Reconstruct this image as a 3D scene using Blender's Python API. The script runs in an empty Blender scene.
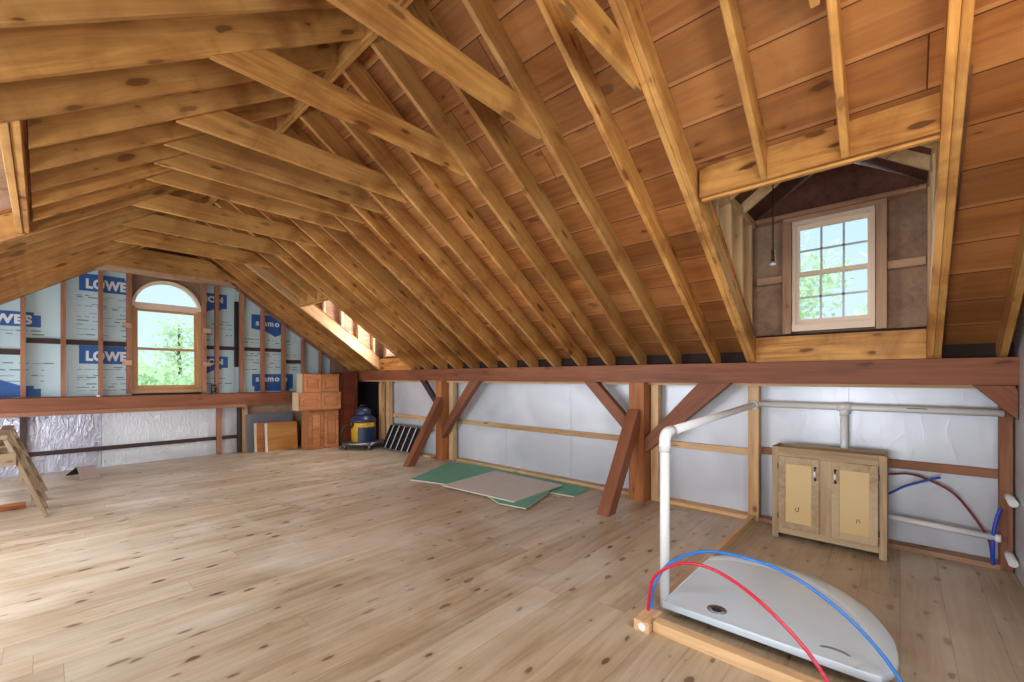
import bpy, bmesh, math, random
from mathutils import Vector, Matrix
random.seed(7)
sc = bpy.context.scene
COL = sc.collection

# ------------------------------------------------------------------ camera, world, lights, exposure
F_PX, U0, V0, CAM_H = 427.0, 512.0, 377.5, 1.42
cam_d = bpy.data.cameras.new('camera'); cam = bpy.data.objects.new('camera', cam_d); COL.objects.link(cam)
cam_d.sensor_width = 36.0; cam_d.lens = F_PX / 1024 * 36.0
cam_d.shift_y = (V0 - 341.0) / 1024
cam_d.clip_start = 0.02; cam_d.clip_end = 300
YAW = math.atan2(470, 427)
cam.location = (0, 0, CAM_H); cam.rotation_euler = (math.pi/2, 0, -YAW)
sc.camera = cam

world = bpy.data.worlds.new('sky'); sc.world = world; world.use_nodes = True
wn = world.node_tree; wn.nodes.clear()
wo = wn.nodes.new('ShaderNodeOutputWorld'); bg = wn.nodes.new('ShaderNodeBackground')
wtc = wn.nodes.new('ShaderNodeTexCoord'); wsep = wn.nodes.new('ShaderNodeSeparateXYZ'); wr = wn.nodes.new('ShaderNodeValToRGB')
wn.links.new(wtc.outputs['Generated'], wsep.inputs[0]); wn.links.new(wsep.outputs['Z'], wr.inputs[0])
wr.color_ramp.elements[0].position = 0.0; wr.color_ramp.elements[0].color = (0.66, 0.85, 0.96, 1)
wr.color_ramp.elements[1].position = 0.6; wr.color_ramp.elements[1].color = (0.42, 0.67, 0.93, 1)
wn.links.new(wr.outputs[0], bg.inputs[0]); wn.links.new(bg.outputs[0], wo.inputs[0])
bg.inputs[1].default_value = 1.05

def light(name, kind, loc, energy, color, rot=None, **kw):
    d = bpy.data.lights.new(name, kind); d.energy = energy; d.color = color
    for k, v in kw.items(): setattr(d, k, v)
    o = bpy.data.objects.new(name, d); COL.objects.link(o); o.location = loc
    if rot is not None: o.rotation_euler = rot
    return o
def aim(o, d):
    o.rotation_euler = Vector(d).to_track_quat('-Z', 'Y').to_euler()
sun = light('sun', 'SUN', (0, 0, 20), 3.2, (1, .96, .88), angle=0.05); aim(sun, (.8, -.12, -.62))
# second sun added to send soft bright light in at the windows
glare = light('soft_fill_sun', 'SUN', (0, 0, 25), 6.0, (.96, .98, 1.0), angle=1.4); aim(glare, (-.75, -.45, -.42))
# daylight entering by the near gable window, behind the camera
k1 = light('near_window_daylight', 'AREA', (1.45, -0.72, 1.75), 48, (.93, .97, 1.0), shape='RECTANGLE', size=0.95, size_y=1.5); aim(k1, (0.15, 1, -.25))
# lamp added in the wide left dormer, standing in for its unseen window
k2 = light('left_dormer_fill', 'AREA', (-1.35, 4.25, 2.35), 66, (.93, .97, 1.0), shape='RECTANGLE', size=1.9, size_y=0.8); aim(k2, (1, 0, -.6))
# fill lamps added along the left wall, standing in for unseen windows
k4 = light('left_wall_fill', 'AREA', (-1.7, .6, .85), 72, (.95, .98, 1.0), shape='RECTANGLE', size=1.3, size_y=0.7); aim(k4, (1, .15, .05))
k5 = light('left_wall_fill', 'AREA', (-1.7, 4.6, .95), 62, (.95, .98, 1.0), shape='RECTANGLE', size=2.6, size_y=0.7); aim(k5, (1, .1, .05))
k6 = light('left_wall_fill', 'AREA', (-1.7, 7.8, .85), 45, (.95, .98, 1.0), shape='RECTANGLE', size=1.6, size_y=0.7); aim(k6, (1, .1, .05))
# daylight of the far right dormer window, hidden by rafters from here
k3 = light('far_dormer_daylight', 'AREA', (4.68, 7.2, 2.35), 95, (.97, .99, 1.0), shape='RECTANGLE', size=.55, size_y=.9); aim(k3, (-1, -.1, -.25))
# warm bulbs hung near the ridge at the camera end
light('warm_bulb', 'POINT', (1.05, -0.15, 2.75), 16, (1, .74, .38), shadow_soft_size=0.12)
light('warm_bulb.001', 'POINT', (2.15, -0.46, 2.75), 9, (1, .78, .45), shadow_soft_size=0.12)

sc.view_settings.view_transform = 'Standard'; sc.view_settings.look = 'None'
sc.view_settings.gamma = 1.0; sc.view_settings.use_curve_mapping = False
sc.view_settings.exposure = 0.2
sc.cycles.use_denoising = True
sc.cycles.max_bounces = 8; sc.cycles.diffuse_bounces = 5; sc.cycles.caustics_reflective = False; sc.cycles.caustics_refractive = False

# ------------------------------------------------------------------ materials
def srgb(r, g, b):
    f = lambda c: (c/255/12.92) if c/255 <= .04045 else ((c/255+.055)/1.055)**2.4
    return (f(r), f(g), f(b), 1)
class NT:
    def __init__(s, name):
        s.m = bpy.data.materials.new(name); s.m.use_nodes = True; s.t = s.m.node_tree
        s.b = s.t.nodes['Principled BSDF']
    def n(s, typ, **kw):
        x = s.t.nodes.new(typ)
        for k, v in kw.items(): setattr(x, k, v)
        return x
    def l(s, a, b): s.t.links.new(a, b)
    def val(s, sock, v):
        if hasattr(v, 'is_output') or hasattr(v, 'links'): s.l(v, sock)
        else: sock.default_value = v
    def math(s, op, a, b=None, c=None, clamp=False):
        x = s.n('ShaderNodeMath', operation=op); x.use_clamp = clamp
        s.val(x.inputs[0], a)
        if b is not None: s.val(x.inputs[1], b)
        if c is not None: s.val(x.inputs[2], c)
        return x.outputs[0]
    def vmath(s, op, a, b):
        x = s.n('ShaderNodeVectorMath', operation=op); s.val(x.inputs[0], a); s.val(x.inputs[1], b); return x.outputs[0]
    def mix(s, f, a, b, mode='MIX'):
        x = s.n('ShaderNodeMix', data_type='RGBA', blend_type=mode)
        s.val(x.inputs[0], f); s.val(x.inputs[6], a); s.val(x.inputs[7], b); return x.outputs[2]
    def noise(s, vec, scale=1, detail=3, rough=.5, dist=0):
        x = s.n('ShaderNodeTexNoise'); s.l(vec, x.inputs['Vector'])
        x.inputs['Scale'].default_value = scale; x.inputs['Detail'].default_value = detail
        x.inputs['Roughness'].default_value = rough; x.inputs['Distortion'].default_value = dist
        return x.outputs[0]
    def ramp(s, f, p0, p1):
        x = s.n('ShaderNodeMapRange'); s.l(f, x.inputs[0]); x.inputs[1].default_value = p0; x.inputs[2].default_value = p1; x.clamp = True
        return x.outputs[0]
    def comb(s, x, y, z):
        c = s.n('ShaderNodeCombineXYZ'); s.val(c.inputs[0], x); s.val(c.inputs[1], y); s.val(c.inputs[2], z); return c.outputs[0]
    def white(s, vec):
        x = s.n('ShaderNodeTexWhiteNoise', noise_dimensions='3D'); s.l(vec, x.inputs['Vector']); return x.outputs['Value']
    def bump(s, h, st=.2, d=.01):
        x = s.n('ShaderNodeBump'); x.inputs['Strength'].default_value = st; x.inputs['Distance'].default_value = d
        s.l(h, x.inputs['Height']); s.l(x.outputs[0], s.b.inputs['Normal'])

def wood(name, base, dark, light_, knots=1.0, ksize=.08, kx=2.0, ky=5.0, rough=.6, var=.25, spec=.3, sheet=None, weather=None):
    """grain runs along the object's own X. sheet=(width, length, strip, gap colour): boards side by side in Y"""
    t = NT(name)
    tc = t.n('ShaderNodeTexCoord'); oi = t.n('ShaderNodeObjectInfo'); sp = t.n('ShaderNodeSeparateXYZ')
    t.l(tc.outputs['Object'], sp.inputs[0]); X, Y, Z = sp.outputs
    rnd = oi.outputs['Random']
    if sheet:
        w, L = sheet[0], sheet[1]
        row = t.math('FLOOR', t.math('DIVIDE', Y, w)); fy = t.math('FRACT', t.math('DIVIDE', Y, w))
        off = t.math('MULTIPLY', t.white(t.comb(row, 3.1, 7.7)), L)
        xx = t.math('DIVIDE', t.math('ADD', X, off), L)
        idx = t.math('FLOOR', xx); fx = t.math('FRACT', xx)
        rb = t.white(t.comb(row, idx, 1.3)); rb2 = t.white(t.comb(idx, row, 5.9))
        off1 = t.math('MULTIPLY', rb, 40.0)
    else:
        rb = rnd; rb2 = t.white(t.comb(rnd, 2.0, 3.0)); off1 = t.math('MULTIPLY', rnd, 60.0)
    xo = t.math('ADD', X, off1)
    g1 = t.noise(t.comb(t.math('MULTIPLY', xo, 1.1), t.math('MULTIPLY', Y, 16), t.math('MULTIPLY', Z, 16)), 1.0, 4, .6, 1.2)
    g2 = t.noise(t.comb(t.math('MULTIPLY', xo, 4.0), t.math('MULTIPLY', Y, 90), t.math('MULTIPLY', Z, 90)), 1.0, 2, .5, .3)
    g3 = t.noise(t.comb(t.math('MULTIPLY', xo, .7), t.math('MULTIPLY', Y, 2.5), t.math('MULTIPLY', Z, 2.5)), 1.0, 2, .5, .5)
    c = t.mix(t.ramp(g1, .35, .7), base, dark)
    c = t.mix(t.math('MULTIPLY', t.ramp(g2, .5, .8), .35), c, dark)
    c = t.mix(t.math('MULTIPLY', t.ramp(g3, .45, .7), .6), c, light_)
    # knots
    vz = t.n('ShaderNodeTexVoronoi', voronoi_dimensions='2D'); vz.inputs['Scale'].default_value = 1.0
    wob = t.math('MULTIPLY', t.math('SUBTRACT', t.noise(t.comb(t.math('MULTIPLY', xo, 9), t.math('MULTIPLY', Y, 20), t.math('MULTIPLY', Z, 20)), 1, 2), .5), .22)
    if sheet: kv = t.comb(t.math('ADD', t.math('MULTIPLY', xo, kx), wob), t.math('ADD', t.math('MULTIPLY', Y, ky), wob), 0.0)
    else: kv = t.comb(t.math('ADD', t.math('MULTIPLY', xo, kx), wob), t.math('ADD', t.math('ADD', t.math('MULTIPLY', Z, ky), t.math('MULTIPLY', Y, ky*.7)), wob), 0.0)
    t.l(kv, vz.inputs['Vector'])
    ks = t.n('ShaderNodeSeparateColor'); t.l(vz.outputs['Color'], ks.inputs[0])
    rad = t.math('MULTIPLY', t.math('MULTIPLY', ks.outputs[0], ks.outputs[0]), ksize*knots)
    d = t.math('SUBTRACT', vz.outputs['Distance'], rad)
    core = t.math('MULTIPLY', t.math('SUBTRACT', 1.0, t.ramp(d, -.01, .025)), t.math('GREATER_THAN', ks.outputs[0], .38))
    halo = t.math('MULTIPLY', t.math('SUBTRACT', 1.0, t.ramp(d, 0.0, .13)), t.math('GREATER_THAN', ks.outputs[0], .38))
    kd = (dark[0]*.32, dark[1]*.24, dark[2]*.22, 1)
    if knots > 0:
        c = t.mix(t.math('MULTIPLY', halo, .45), c, dark)
        c = t.mix(t.math('MULTIPLY', core, .85), c, kd)
    # board to board variation
    v = t.math('ADD', t.math('MULTIPLY', t.math('SUBTRACT', rb, .5), var*2), 1.0)
    c = t.mix(1.0, c, t.comb(v, v, v), 'MULTIPLY')
    c = t.mix(t.math('MULTIPLY', rb2, .35 if var > .1 else .1), c, light_)
    if weather:   # grey or stained patches with a shape of their own
        wv = t.noise(tc.outputs['Object'], weather[1], 4, .6, .8)
        c = t.mix(t.math('MULTIPLY', t.ramp(wv, .48, .7), weather[2]), c, weather[0])
    if sheet:
        if sheet[2] > 0:   # pale planed edge strip of each board
            st = t.math('GREATER_THAN', fy, 1.0 - sheet[2])
            c = t.mix(t.math('MULTIPLY', st, t.math('ADD', .25, t.math('MULTIPLY', rb2, .5))), c, sheet[3])
        e = sheet[4]
        g = t.math('MAXIMUM', t.math('LESS_THAN', t.math('MULTIPLY', t.math('MINIMUM', fy, t.math('SUBTRACT', 1.0, fy)), w), e),
                   t.math('LESS_THAN', t.math('MULTIPLY', t.math('MINIMUM', fx, t.math('SUBTRACT', 1.0, fx)), L), e))
        c = t.mix(t.math('MULTIPLY', g, sheet[5]), c, kd)
        t.bump(t.math('SUBTRACT', t.math('MULTIPLY', g2, .1), g), .5, .004)
    else:
        t.bump(g2, .25, .003)
    t.l(c, t.b.inputs['Base Color'])
    t.b.inputs['Roughness'].default_value = rough; t.b.inputs['Specular IOR Level'].default_value = spec
    return t.m

def plain(name, col, rough=.5, metal=0, spec=.5, noise=0, nscale=8, bump=0, coat=0):
    t = NT(name); t.b.inputs['Roughness'].default_value = rough; t.b.inputs['Metallic'].default_value = metal
    t.b.inputs['Specular IOR Level'].default_value = spec; t.b.inputs['Coat Weight'].default_value = coat
    tc = t.n('ShaderNodeTexCoord'); n = t.noise(tc.outputs['Object'], nscale, 4, .55)
    dk = tuple(c*(1-max(noise, .03)) for c in col[:3]) + (1,)
    t.l(t.mix(n, dk, col), t.b.inputs['Base Color'])
    if bump: t.bump(n, bump, .01)
    return t.m

PINE = wood('pine_rafter', srgb(196, 144, 78), srgb(136, 84, 40), srgb(216, 170, 104), 1.3, .11, 2.4, 7.0, .55, var=.3, weather=(srgb(130, 78, 38), 2.4, .6))
PINE2 = wood('pine_pale', srgb(214, 178, 132), srgb(180, 132, 84), srgb(232, 204, 164), 1.0, .09, 2.4, 7.5, .55)
SHEATH = wood('roof_board', srgb(164, 106, 56), srgb(120, 70, 34), srgb(192, 136, 82), .9, .12, 1.8, 4.5, .6, .33, sheet=(.272, 3.4, .09, srgb(190, 138, 88), .0035, .9), weather=(srgb(120, 72, 40), 1.6, .5))
FLOOR = wood('floor_board', srgb(190, 172, 146), srgb(156, 132, 102), srgb(212, 199, 180), 1.2, .10, 3.0, 6.5, .42, .09, .45, sheet=(.205, 2.3, 0, srgb(200, 160, 120), .0014, .4), weather=(srgb(222, 214, 200), .9, .55))
BEAM = wood('red_timber', srgb(140, 84, 58), srgb(100, 54, 36), srgb(160, 104, 76), .8, .08, 1.5, 5, .5, .12)
POST = wood('fir_timber', srgb(178, 112, 64), srgb(142, 78, 42), srgb(196, 136, 88), .6, .08, 1.5, 5, .5, .12)
STUD = wood('brown_stud', srgb(156, 108, 82), srgb(116, 72, 52), srgb(180, 132, 104), .8, .09, 1.8, 5, .6, .16)
DARKW = plain('dark_girt', srgb(66, 48, 46), .7, noise=.3)
PLY = wood('weathered_sheathing', srgb(168, 136, 110), srgb(130, 98, 76), srgb(190, 162, 136), .5, .08, 1.8, 4, .7, .14, weather=(srgb(116, 88, 74), 3.0, .5))
DUSTY = wood('dusty_pine', srgb(188, 150, 122), srgb(150, 110, 84), srgb(206, 172, 146), .8, .08, 2.2, 6, .6, .14)
TRES = wood('worn_pine', srgb(148, 126, 100), srgb(110, 90, 68), srgb(170, 150, 124), .8, .08, 2.2, 6, .65, .14)
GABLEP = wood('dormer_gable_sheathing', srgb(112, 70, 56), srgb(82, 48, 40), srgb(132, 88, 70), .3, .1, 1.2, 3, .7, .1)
CAB = wood('cherry_cabinet', srgb(186, 126, 84), srgb(146, 88, 54), srgb(208, 152, 108), .1, .05, 1, 3, .3, .1)
CABD = wood('dark_cherry', srgb(116, 56, 42), srgb(84, 38, 28), srgb(136, 72, 52), .1, .05, 1, 3, .35, .1)
OAK = wood('raw_oak', srgb(186, 162, 128), srgb(150, 124, 92), srgb(204, 184, 152), 0, .1, 1, 3, .5, .08)
MAPLE = plain('pale_panel', srgb(216, 188, 136), .45, noise=.06, nscale=3)
OSB = wood('honey_plywood', srgb(196, 140, 76), srgb(160, 104, 50), srgb(214, 164, 100), .5, .1, 1, 3, .5, .1)
CREAM = plain('cream_side', srgb(226, 206, 176), .5, noise=.05)
WHITE = plain('white_pvc', srgb(236, 240, 244), .25, noise=.02, coat=.2)
TRAYM = plain('white_acrylic', srgb(222, 238, 252), .18, noise=.02, coat=.3)
CHROME = plain('chrome', srgb(190, 195, 200), .15, metal=1)
STEEL = plain('grey_steel', srgb(150, 156, 165), .35, metal=.8)
BLACK = plain('black_plastic', srgb(22, 22, 28), .45, noise=.2)
NAVY = plain('navy_plastic', srgb(34, 50, 84), .35, noise=.15)
YELLOW = plain('yellow_plastic', srgb(222, 176, 48), .35, noise=.06)
RED = plain('red_tube', srgb(206, 32, 66), .3, noise=.03, coat=.2)
BLUE = plain('blue_tube', srgb(38, 128, 226), .3, noise=.03, coat=.2)
DKRED = plain('dark_red_tube', srgb(120, 24, 40), .35, noise=.05)
DKBLUE = plain('deep_blue_tube', srgb(30, 70, 190), .35, noise=.05)
GREEN = plain('green_board_face', srgb(112, 182, 158), .7, noise=.22, nscale=5)
GYPS = plain('gypsum_edge', srgb(206, 200, 188), .8, noise=.1)
GREYB = plain('grey_board_face', srgb(214, 212, 208), .75, noise=.16, nscale=6)
GREYS = plain('grey_laminate', srgb(112, 118, 130), .5, noise=.1)
INKB = plain('blue_print', srgb(30, 92, 168), .5, noise=.06)
INKW = plain('white_print', srgb(226, 236, 242), .5, noise=.03)
INKG = plain('grey_print', srgb(120, 140, 152), .6, noise=.2)
TWOOD = plain('tan_window_wood', srgb(196, 150, 104), .45, noise=.15, nscale=12)
WWOOD = plain('cream_window_wood', srgb(236, 216, 198), .4, noise=.06)
MUNT = plain('grey_muntin', srgb(200, 214, 222), .5, noise=.05)
WEDGE = plain('dull_panel', srgb(168, 150, 144), .6, noise=.15)
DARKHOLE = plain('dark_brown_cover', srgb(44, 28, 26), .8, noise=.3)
GROUND = plain('meadow', srgb(110, 150, 70), .9, noise=.3, nscale=.4)
BARK = plain('bark', srgb(120, 110, 96), .9, noise=.3)

def leafm(name, a, b):
    t = NT(name); tc = t.n('ShaderNodeTexCoord'); n = t.noise(tc.outputs['Object'], 1.7, 3, .6)
    t.l(t.mix(t.ramp(n, .35, .65), a, b), t.b.inputs['Base Color']); t.b.inputs['Roughness'].default_value = .6
    t.b.inputs['Subsurface Weight'].default_value = 0
    tr = t.n('ShaderNodeBsdfTranslucent'); tr.inputs[0].default_value = b
    mx = t.n('ShaderNodeMixShader'); mx.inputs[0].default_value = .45
    t.l(t.b.outputs[0], mx.inputs[1]); t.l(tr.outputs[0], mx.inputs[2])
    t.l(mx.outputs[0], t.t.nodes['Material Output'].inputs[0]); return t.m
LEAF = leafm('leaf_bright', srgb(176, 206, 160), srgb(206, 228, 186))
LEAF2 = leafm('leaf_pale', srgb(170, 198, 160), srgb(216, 232, 200))

def glassm():
    t = NT('window_glass'); t.t.nodes.remove(t.b)
    tr = t.n('ShaderNodeBsdfTransparent'); gl = t.n('ShaderNodeBsdfGlossy'); gl.inputs['Roughness'].default_value = .02
    lw = t.n('ShaderNodeLayerWeight'); lw.inputs[0].default_value = .15
    mx = t.n('ShaderNodeMixShader'); t.l(t.math('MULTIPLY', lw.outputs['Fresnel'], .5), mx.inputs[0])
    t.l(tr.outputs[0], mx.inputs[1]); t.l(gl.outputs[0], mx.inputs[2]); t.l(mx.outputs[0], t.t.nodes['Material Output'].inputs[0])
    return t.m
GLASS = glassm()

def foil(name, col, rough, metal, crinkle, cs):
    t = NT(name); tc = t.n('ShaderNodeTexCoord')
    mp = t.n('ShaderNodeMapping'); mp.inputs['Rotation'].default_value = (0, .5, 0); mp.inputs['Scale'].default_value = (1.8, 1.8, .7)
    t.l(tc.outputs['Object'], mp.inputs[0])
    n1 = t.noise(mp.outputs[0], cs, 5, .65, 1.5); n2 = t.noise(tc.outputs['Object'], 1.1, 2, .5, .5)
    v = t.n('ShaderNodeTexVoronoi'); v.feature = 'DISTANCE_TO_EDGE'; v.inputs['Scale'].default_value = cs*1.2; t.l(mp.outputs[0], v.inputs['Vector'])
    cr = t.math('MULTIPLY', t.math('SUBTRACT', 1.0, t.ramp(v.outputs[0], 0, .06)), t.ramp(n1, .45, .6))
    dk = tuple(c*.72 for c in col[:3]) + (1,)
    c = t.mix(t.ramp(n2, .35, .7), dk, col)
    t.l(c, t.b.inputs['Base Color']); t.b.inputs['Roughness'].default_value = rough; t.b.inputs['Metallic'].default_value = metal
    t.bump(t.math('ADD', t.math('MULTIPLY', n1, 1.0), t.math('MULTIPLY', cr, .5)), crinkle, .03)
    return t.m
FOILG = foil('crinkled_foil', srgb(206, 208, 226), .28, .6, .6, 7)
FOILB = foil('bright_foil', srgb(232, 238, 248), .32, .35, .35, 6)
FOILK = foil('smooth_foil_board', srgb(222, 229, 242), .34, .22, .05, 3)

def foamm():
    t = NT('blue_foam_board'); tc = t.n('ShaderNodeTexCoord'); sp = t.n('ShaderNodeSeparateXYZ'); t.l(tc.outputs['Object'], sp.inputs[0])
    n = t.noise(tc.outputs['Object'], 1.4, 3, .5)
    hz = t.ramp(sp.outputs['Z'], -.6, 1.2)
    c = t.mix(n, srgb(172, 204, 220), srgb(204, 228, 236))
    t.l(c, t.b.inputs['Base Color']); t.b.inputs['Roughness'].default_value = .35; return t.m
FOAM = foamm()

# ------------------------------------------------------------------ geometry helpers
def tag(o, label=None, cat=None, group=None, kind=None):
    if label: o['label'] = label
    if cat: o['category'] = cat
    if group: o['group'] = group
    if kind: o['kind'] = kind
    return o
def empty(name, loc=(0, 0, 0), rz=0, label=None, cat=None, group=None, kind=None):
    o = bpy.data.objects.new(name, None); COL.objects.link(o); o.location = loc; o.rotation_euler = (0, 0, rz); o.empty_display_size = .1
    return tag(o, label, cat, group, kind)
class MB:
    def __init__(s): s.bm = bmesh.new()
    def box(s, x0, x1, y0, y1, z0, z1, M=None, bev=0):
        vs = [s.bm.verts.new((x, y, z)) for x in (x0, x1) for y in (y0, y1) for z in (z0, z1)]
        fs = [(0, 1, 3, 2), (4, 6, 7, 5), (0, 4, 5, 1), (2, 3, 7, 6), (0, 2, 6, 4), (1, 5, 7, 3)]
        faces = [s.bm.faces.new([vs[i] for i in f]) for f in fs]
        if bev:
            es = set(e for f in faces for e in f.edges)
            r = bmesh.ops.bevel(s.bm, geom=list(es), offset=bev, segments=1, affect='EDGES')
            vs = list(set(v for f in r['faces'] for v in f.verts) | set(v for v in vs if v.is_valid))
        if M is not None: bmesh.ops.transform(s.bm, matrix=M, verts=[v for v in vs if v.is_valid])
        return s
    def prism(s, pts, a, b, axis='y'):
        """polygon pts (p,q) extruded between a and b along axis; y: (x,z)  x: (y,z)  z: (x,y)"""
        def P(p, q, t): return {'y': (p, t, q), 'x': (t, p, q), 'z': (p, q, t)}[axis]
        A = [s.bm.verts.new(P(p, q, a)) for p, q in pts]; B = [s.bm.verts.new(P(p, q, b)) for p, q in pts]
        n = len(pts); s.bm.faces.new(A); s.bm.faces.new(B[::-1])
        for i in range(n): s.bm.faces.new((A[i], B[i], B[(i+1) % n], A[(i+1) % n]))
        return s
    def ring(s, outer, inner, a, b, axis='y'):
        def P(p, q, t): return {'y': (p, t, q), 'x': (t, p, q), 'z': (p, q, t)}[axis]
        V = [[s.bm.verts.new(P(p, q, t)) for p, q in L] for t in (a, b) for L in (outer, inner)]
        n = len(outer)
        for i in range(n-1):
            j = i+1
            s.bm.faces.new((V[0][i], V[0][j], V[1][j], V[1][i])); s.bm.faces.new((V[2][i], V[3][i], V[3][j], V[2][j]))
            s.bm.faces.new((V[0][i], V[2][i], V[2][j], V[0][j])); s.bm.faces.new((V[1][i], V[1][j], V[3][j], V[3][i]))
        for i in (0, n-1): s.bm.faces.new((V[0][i], V[1][i], V[3][i], V[2][i]))
        return s
    def tube(s, pts, r, seg=12, cap=True):
        pts = [Vector(p) for p in pts]; rings = []; n = len(pts)
        up = None
        for i, p in enumerate(pts):
            d = (pts[min(i+1, n-1)] - pts[max(i-1, 0)]).normalized()
            if up is None: up = d.orthogonal().normalized()
            else: up = (up - d*up.dot(d)).normalized()
            w = d.cross(up); rr = r[i] if isinstance(r, (list, tuple)) else r
            rings.append([s.bm.verts.new(p + (up*math.cos(2*math.pi*k/seg) + w*math.sin(2*math.pi*k/seg))*rr) for k in range(seg)])
        for a, b in zip(rings, rings[1:]):
            for k in range(seg): s.bm.faces.new((a[k], a[(k+1) % seg], b[(k+1) % seg], b[k])).smooth = True
        if cap: s.bm.faces.new(rings[0][::-1]); s.bm.faces.new(rings[-1])
        return s
    def lathe(s, prof, c=(0, 0), seg=32, flat=False):
        rings = [[s.bm.verts.new((c[0]+r*math.cos(2*math.pi*k/seg), c[1]+r*math.sin(2*math.pi*k/seg), z)) for k in range(seg)] for r, z in prof]
        for a, b in zip(rings, rings[1:]):
            for k in range(seg): s.bm.faces.new((a[k], a[(k+1) % seg], b[(k+1) % seg], b[k])).smooth = not flat
        s.bm.faces.new(rings[0][::-1]); s.bm.faces.new(rings[-1]); return s
    def build(s, name, m, parent=None, loc=None, label=None, cat=None, group=None, kind=None, recenter=False):
        bmesh.ops.recalc_face_normals(s.bm, faces=s.bm.faces)
        me = bpy.data.meshes.new(name)
        if recenter and loc is None:
            mn = Vector([min(v.co[i] for v in s.bm.verts) for i in range(3)]); mx = Vector([max(v.co[i] for v in s.bm.verts) for i in range(3)])
            c = (mn+mx)/2; bmesh.ops.translate(s.bm, vec=-c, verts=s.bm.verts); loc = c
        s.bm.to_mesh(me); s.bm.free(); me.materials.append(m)
        o = bpy.data.objects.new(name, me); COL.objects.link(o)
        if parent: o.parent = parent
        if loc is not None: o.location = loc
        return tag(o, label, cat, group, kind)
def wbox(name, m, x0, x1, y0, y1, z0, z1, grain='x', parent=None, bev=.002, **kw):
    """box given in world (or parent) coordinates whose local X is the grain direction"""
    c = Vector(((x0+x1)/2, (y0+y1)/2, (z0+z1)/2)); h = (abs(x1-x0)/2, abs(y1-y0)/2, abs(z1-z0)/2)
    if grain == 'x': hx, hy, hz, R = h[0], h[1], h[2], Matrix.Identity(3)
    elif grain == 'y': hx, hy, hz, R = h[1], h[0], h[2], Matrix(((0, 1, 0), (1, 0, 0), (0, 0, -1)))
    else: hx, hy, hz, R = h[2], h[1], h[0], Matrix(((0, 0, -1), (0, 1, 0), (1, 0, 0)))
    o = MB().box(-hx, hx, -hy, hy, -hz, hz, bev=min(bev, hx*.4, hy*.4, hz*.4)).build(name, m, parent, **kw)
    o.matrix_local = Matrix.Translation(c) @ R.to_4x4(); return o
def member(name, m, p0, p1, w, h, up=(0, 0, 1), cuts=(0, 0), parent=None, **kw):
    """timber from p0 to p1 (centre line), w across, h along up. cuts shift the upper edge at each end (angled cut)"""
    p0, p1 = Vector(p0), Vector(p1); d = p1-p0; L = d.length; x = d/L
    z = Vector(up); z = (z - x*z.dot(x)).normalized(); y = z.cross(x)
    pts = [(0-cuts[0], -h/2), (L-cuts[1], -h/2), (L+cuts[1], h/2), (0+cuts[0], h/2)]
    b = MB().prism(pts, -w/2, w/2, 'y')
    bmesh.ops.bevel(b.bm, geom=list(b.bm.edges), offset=min(.0025, w*.1), segments=1, affect='EDGES')
    o = b.build(name, m, parent, **kw)
    M = Matrix((x, y, z)).transposed().to_4x4(); M.translation = p0; o.matrix_local = M; return o
ORD = ['first', 'second', 'third', 'fourth', 'fifth', 'sixth', 'seventh', 'eighth', 'ninth', 'tenth', 'eleventh', 'twelfth', 'thirteenth', 'fourteenth', 'fifteenth', 'sixteenth', 'seventeenth', 'eighteenth', 'nineteenth', 'twentieth']

# ------------------------------------------------------------------ main dimensions
XR = 1.5          # ridge
PB = 3.76         # rafter underside height projected at the ridge line
SL = 0.70
XL, XK = -1.85, 4.88      # left and right knee wall faces
YN, YF = -0.62, 9.38      # near and far gable faces
BX = 4.60                 # inner face of the right plate beam
DV = .19*math.sqrt(1+SL*SL)   # vertical depth of a rafter
def under(x): return PB - SL*abs(x-XR)
def top(x): return under(x)+DV

# ---- setting
fl = MB().box(XL-.3, XK+.3, YN-.3, YF+.3, -.04, 0).build('floor', FLOOR, kind='structure')
# roof sheathing, right side: strips around the two dormer openings, local X along the ridge, local Y down the slope
sl = math.sqrt(1+SL*SL)
def roof(name, side, holes, y0, y1):
    """holes: (ya, yb, s0, s1) in slope distance from the ridge"""
    L = (5.25-XR)*sl
    b = MB(); ys = sorted(set([y0, y1] + [h[0] for h in holes] + [h[1] for h in holes]))
    for a, c in zip(ys, ys[1:]):
        hh = [h for h in holes if h[0] <= a+1e-6 and h[1] >= c-1e-6]
        segs = [(0, L)] if not hh else [(0, hh[0][2]), (hh[0][3], L)]
        for s0, s1 in segs:
            if s1 > s0+.001: b.box(a, c, s0, s1, 0, .025)
    o = b.build(name, SHEATH, kind='structure')
    x = Vector((0, 1, 0)); y = Vector((side, 0, -SL)).normalized(); z = x.cross(y)
    if z.z < 0: z = -z; x = -x
    if x.y < 0:
        for v in o.data.vertices: v.co.x = -v.co.x
        o.data.flip_normals()
    M = Matrix((x, y, z)).transposed().to_4x4(); M.translation = Vector((XR, 0, PB+DV)); o.matrix_world = M
    return o
HX = 3.08                       # header position of the right dormers
D1 = (-.154, 1.030); D2 = (6.732, 7.837); DL = (3.15, 5.545)
roof('ceiling_right', 1, [(D1[0], D1[1], (HX+.04-XR)*sl, (4.85-XR)*sl), (D2[0], D2[1], (HX+.04-XR)*sl, (4.85-XR)*sl)], YN-.1, YF+.1)
roof('ceiling_left', -1, [(DL[0], DL[1], (XR+.15)*sl, (XR+1.72)*sl)], YN-.1, YF+.1)

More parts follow.
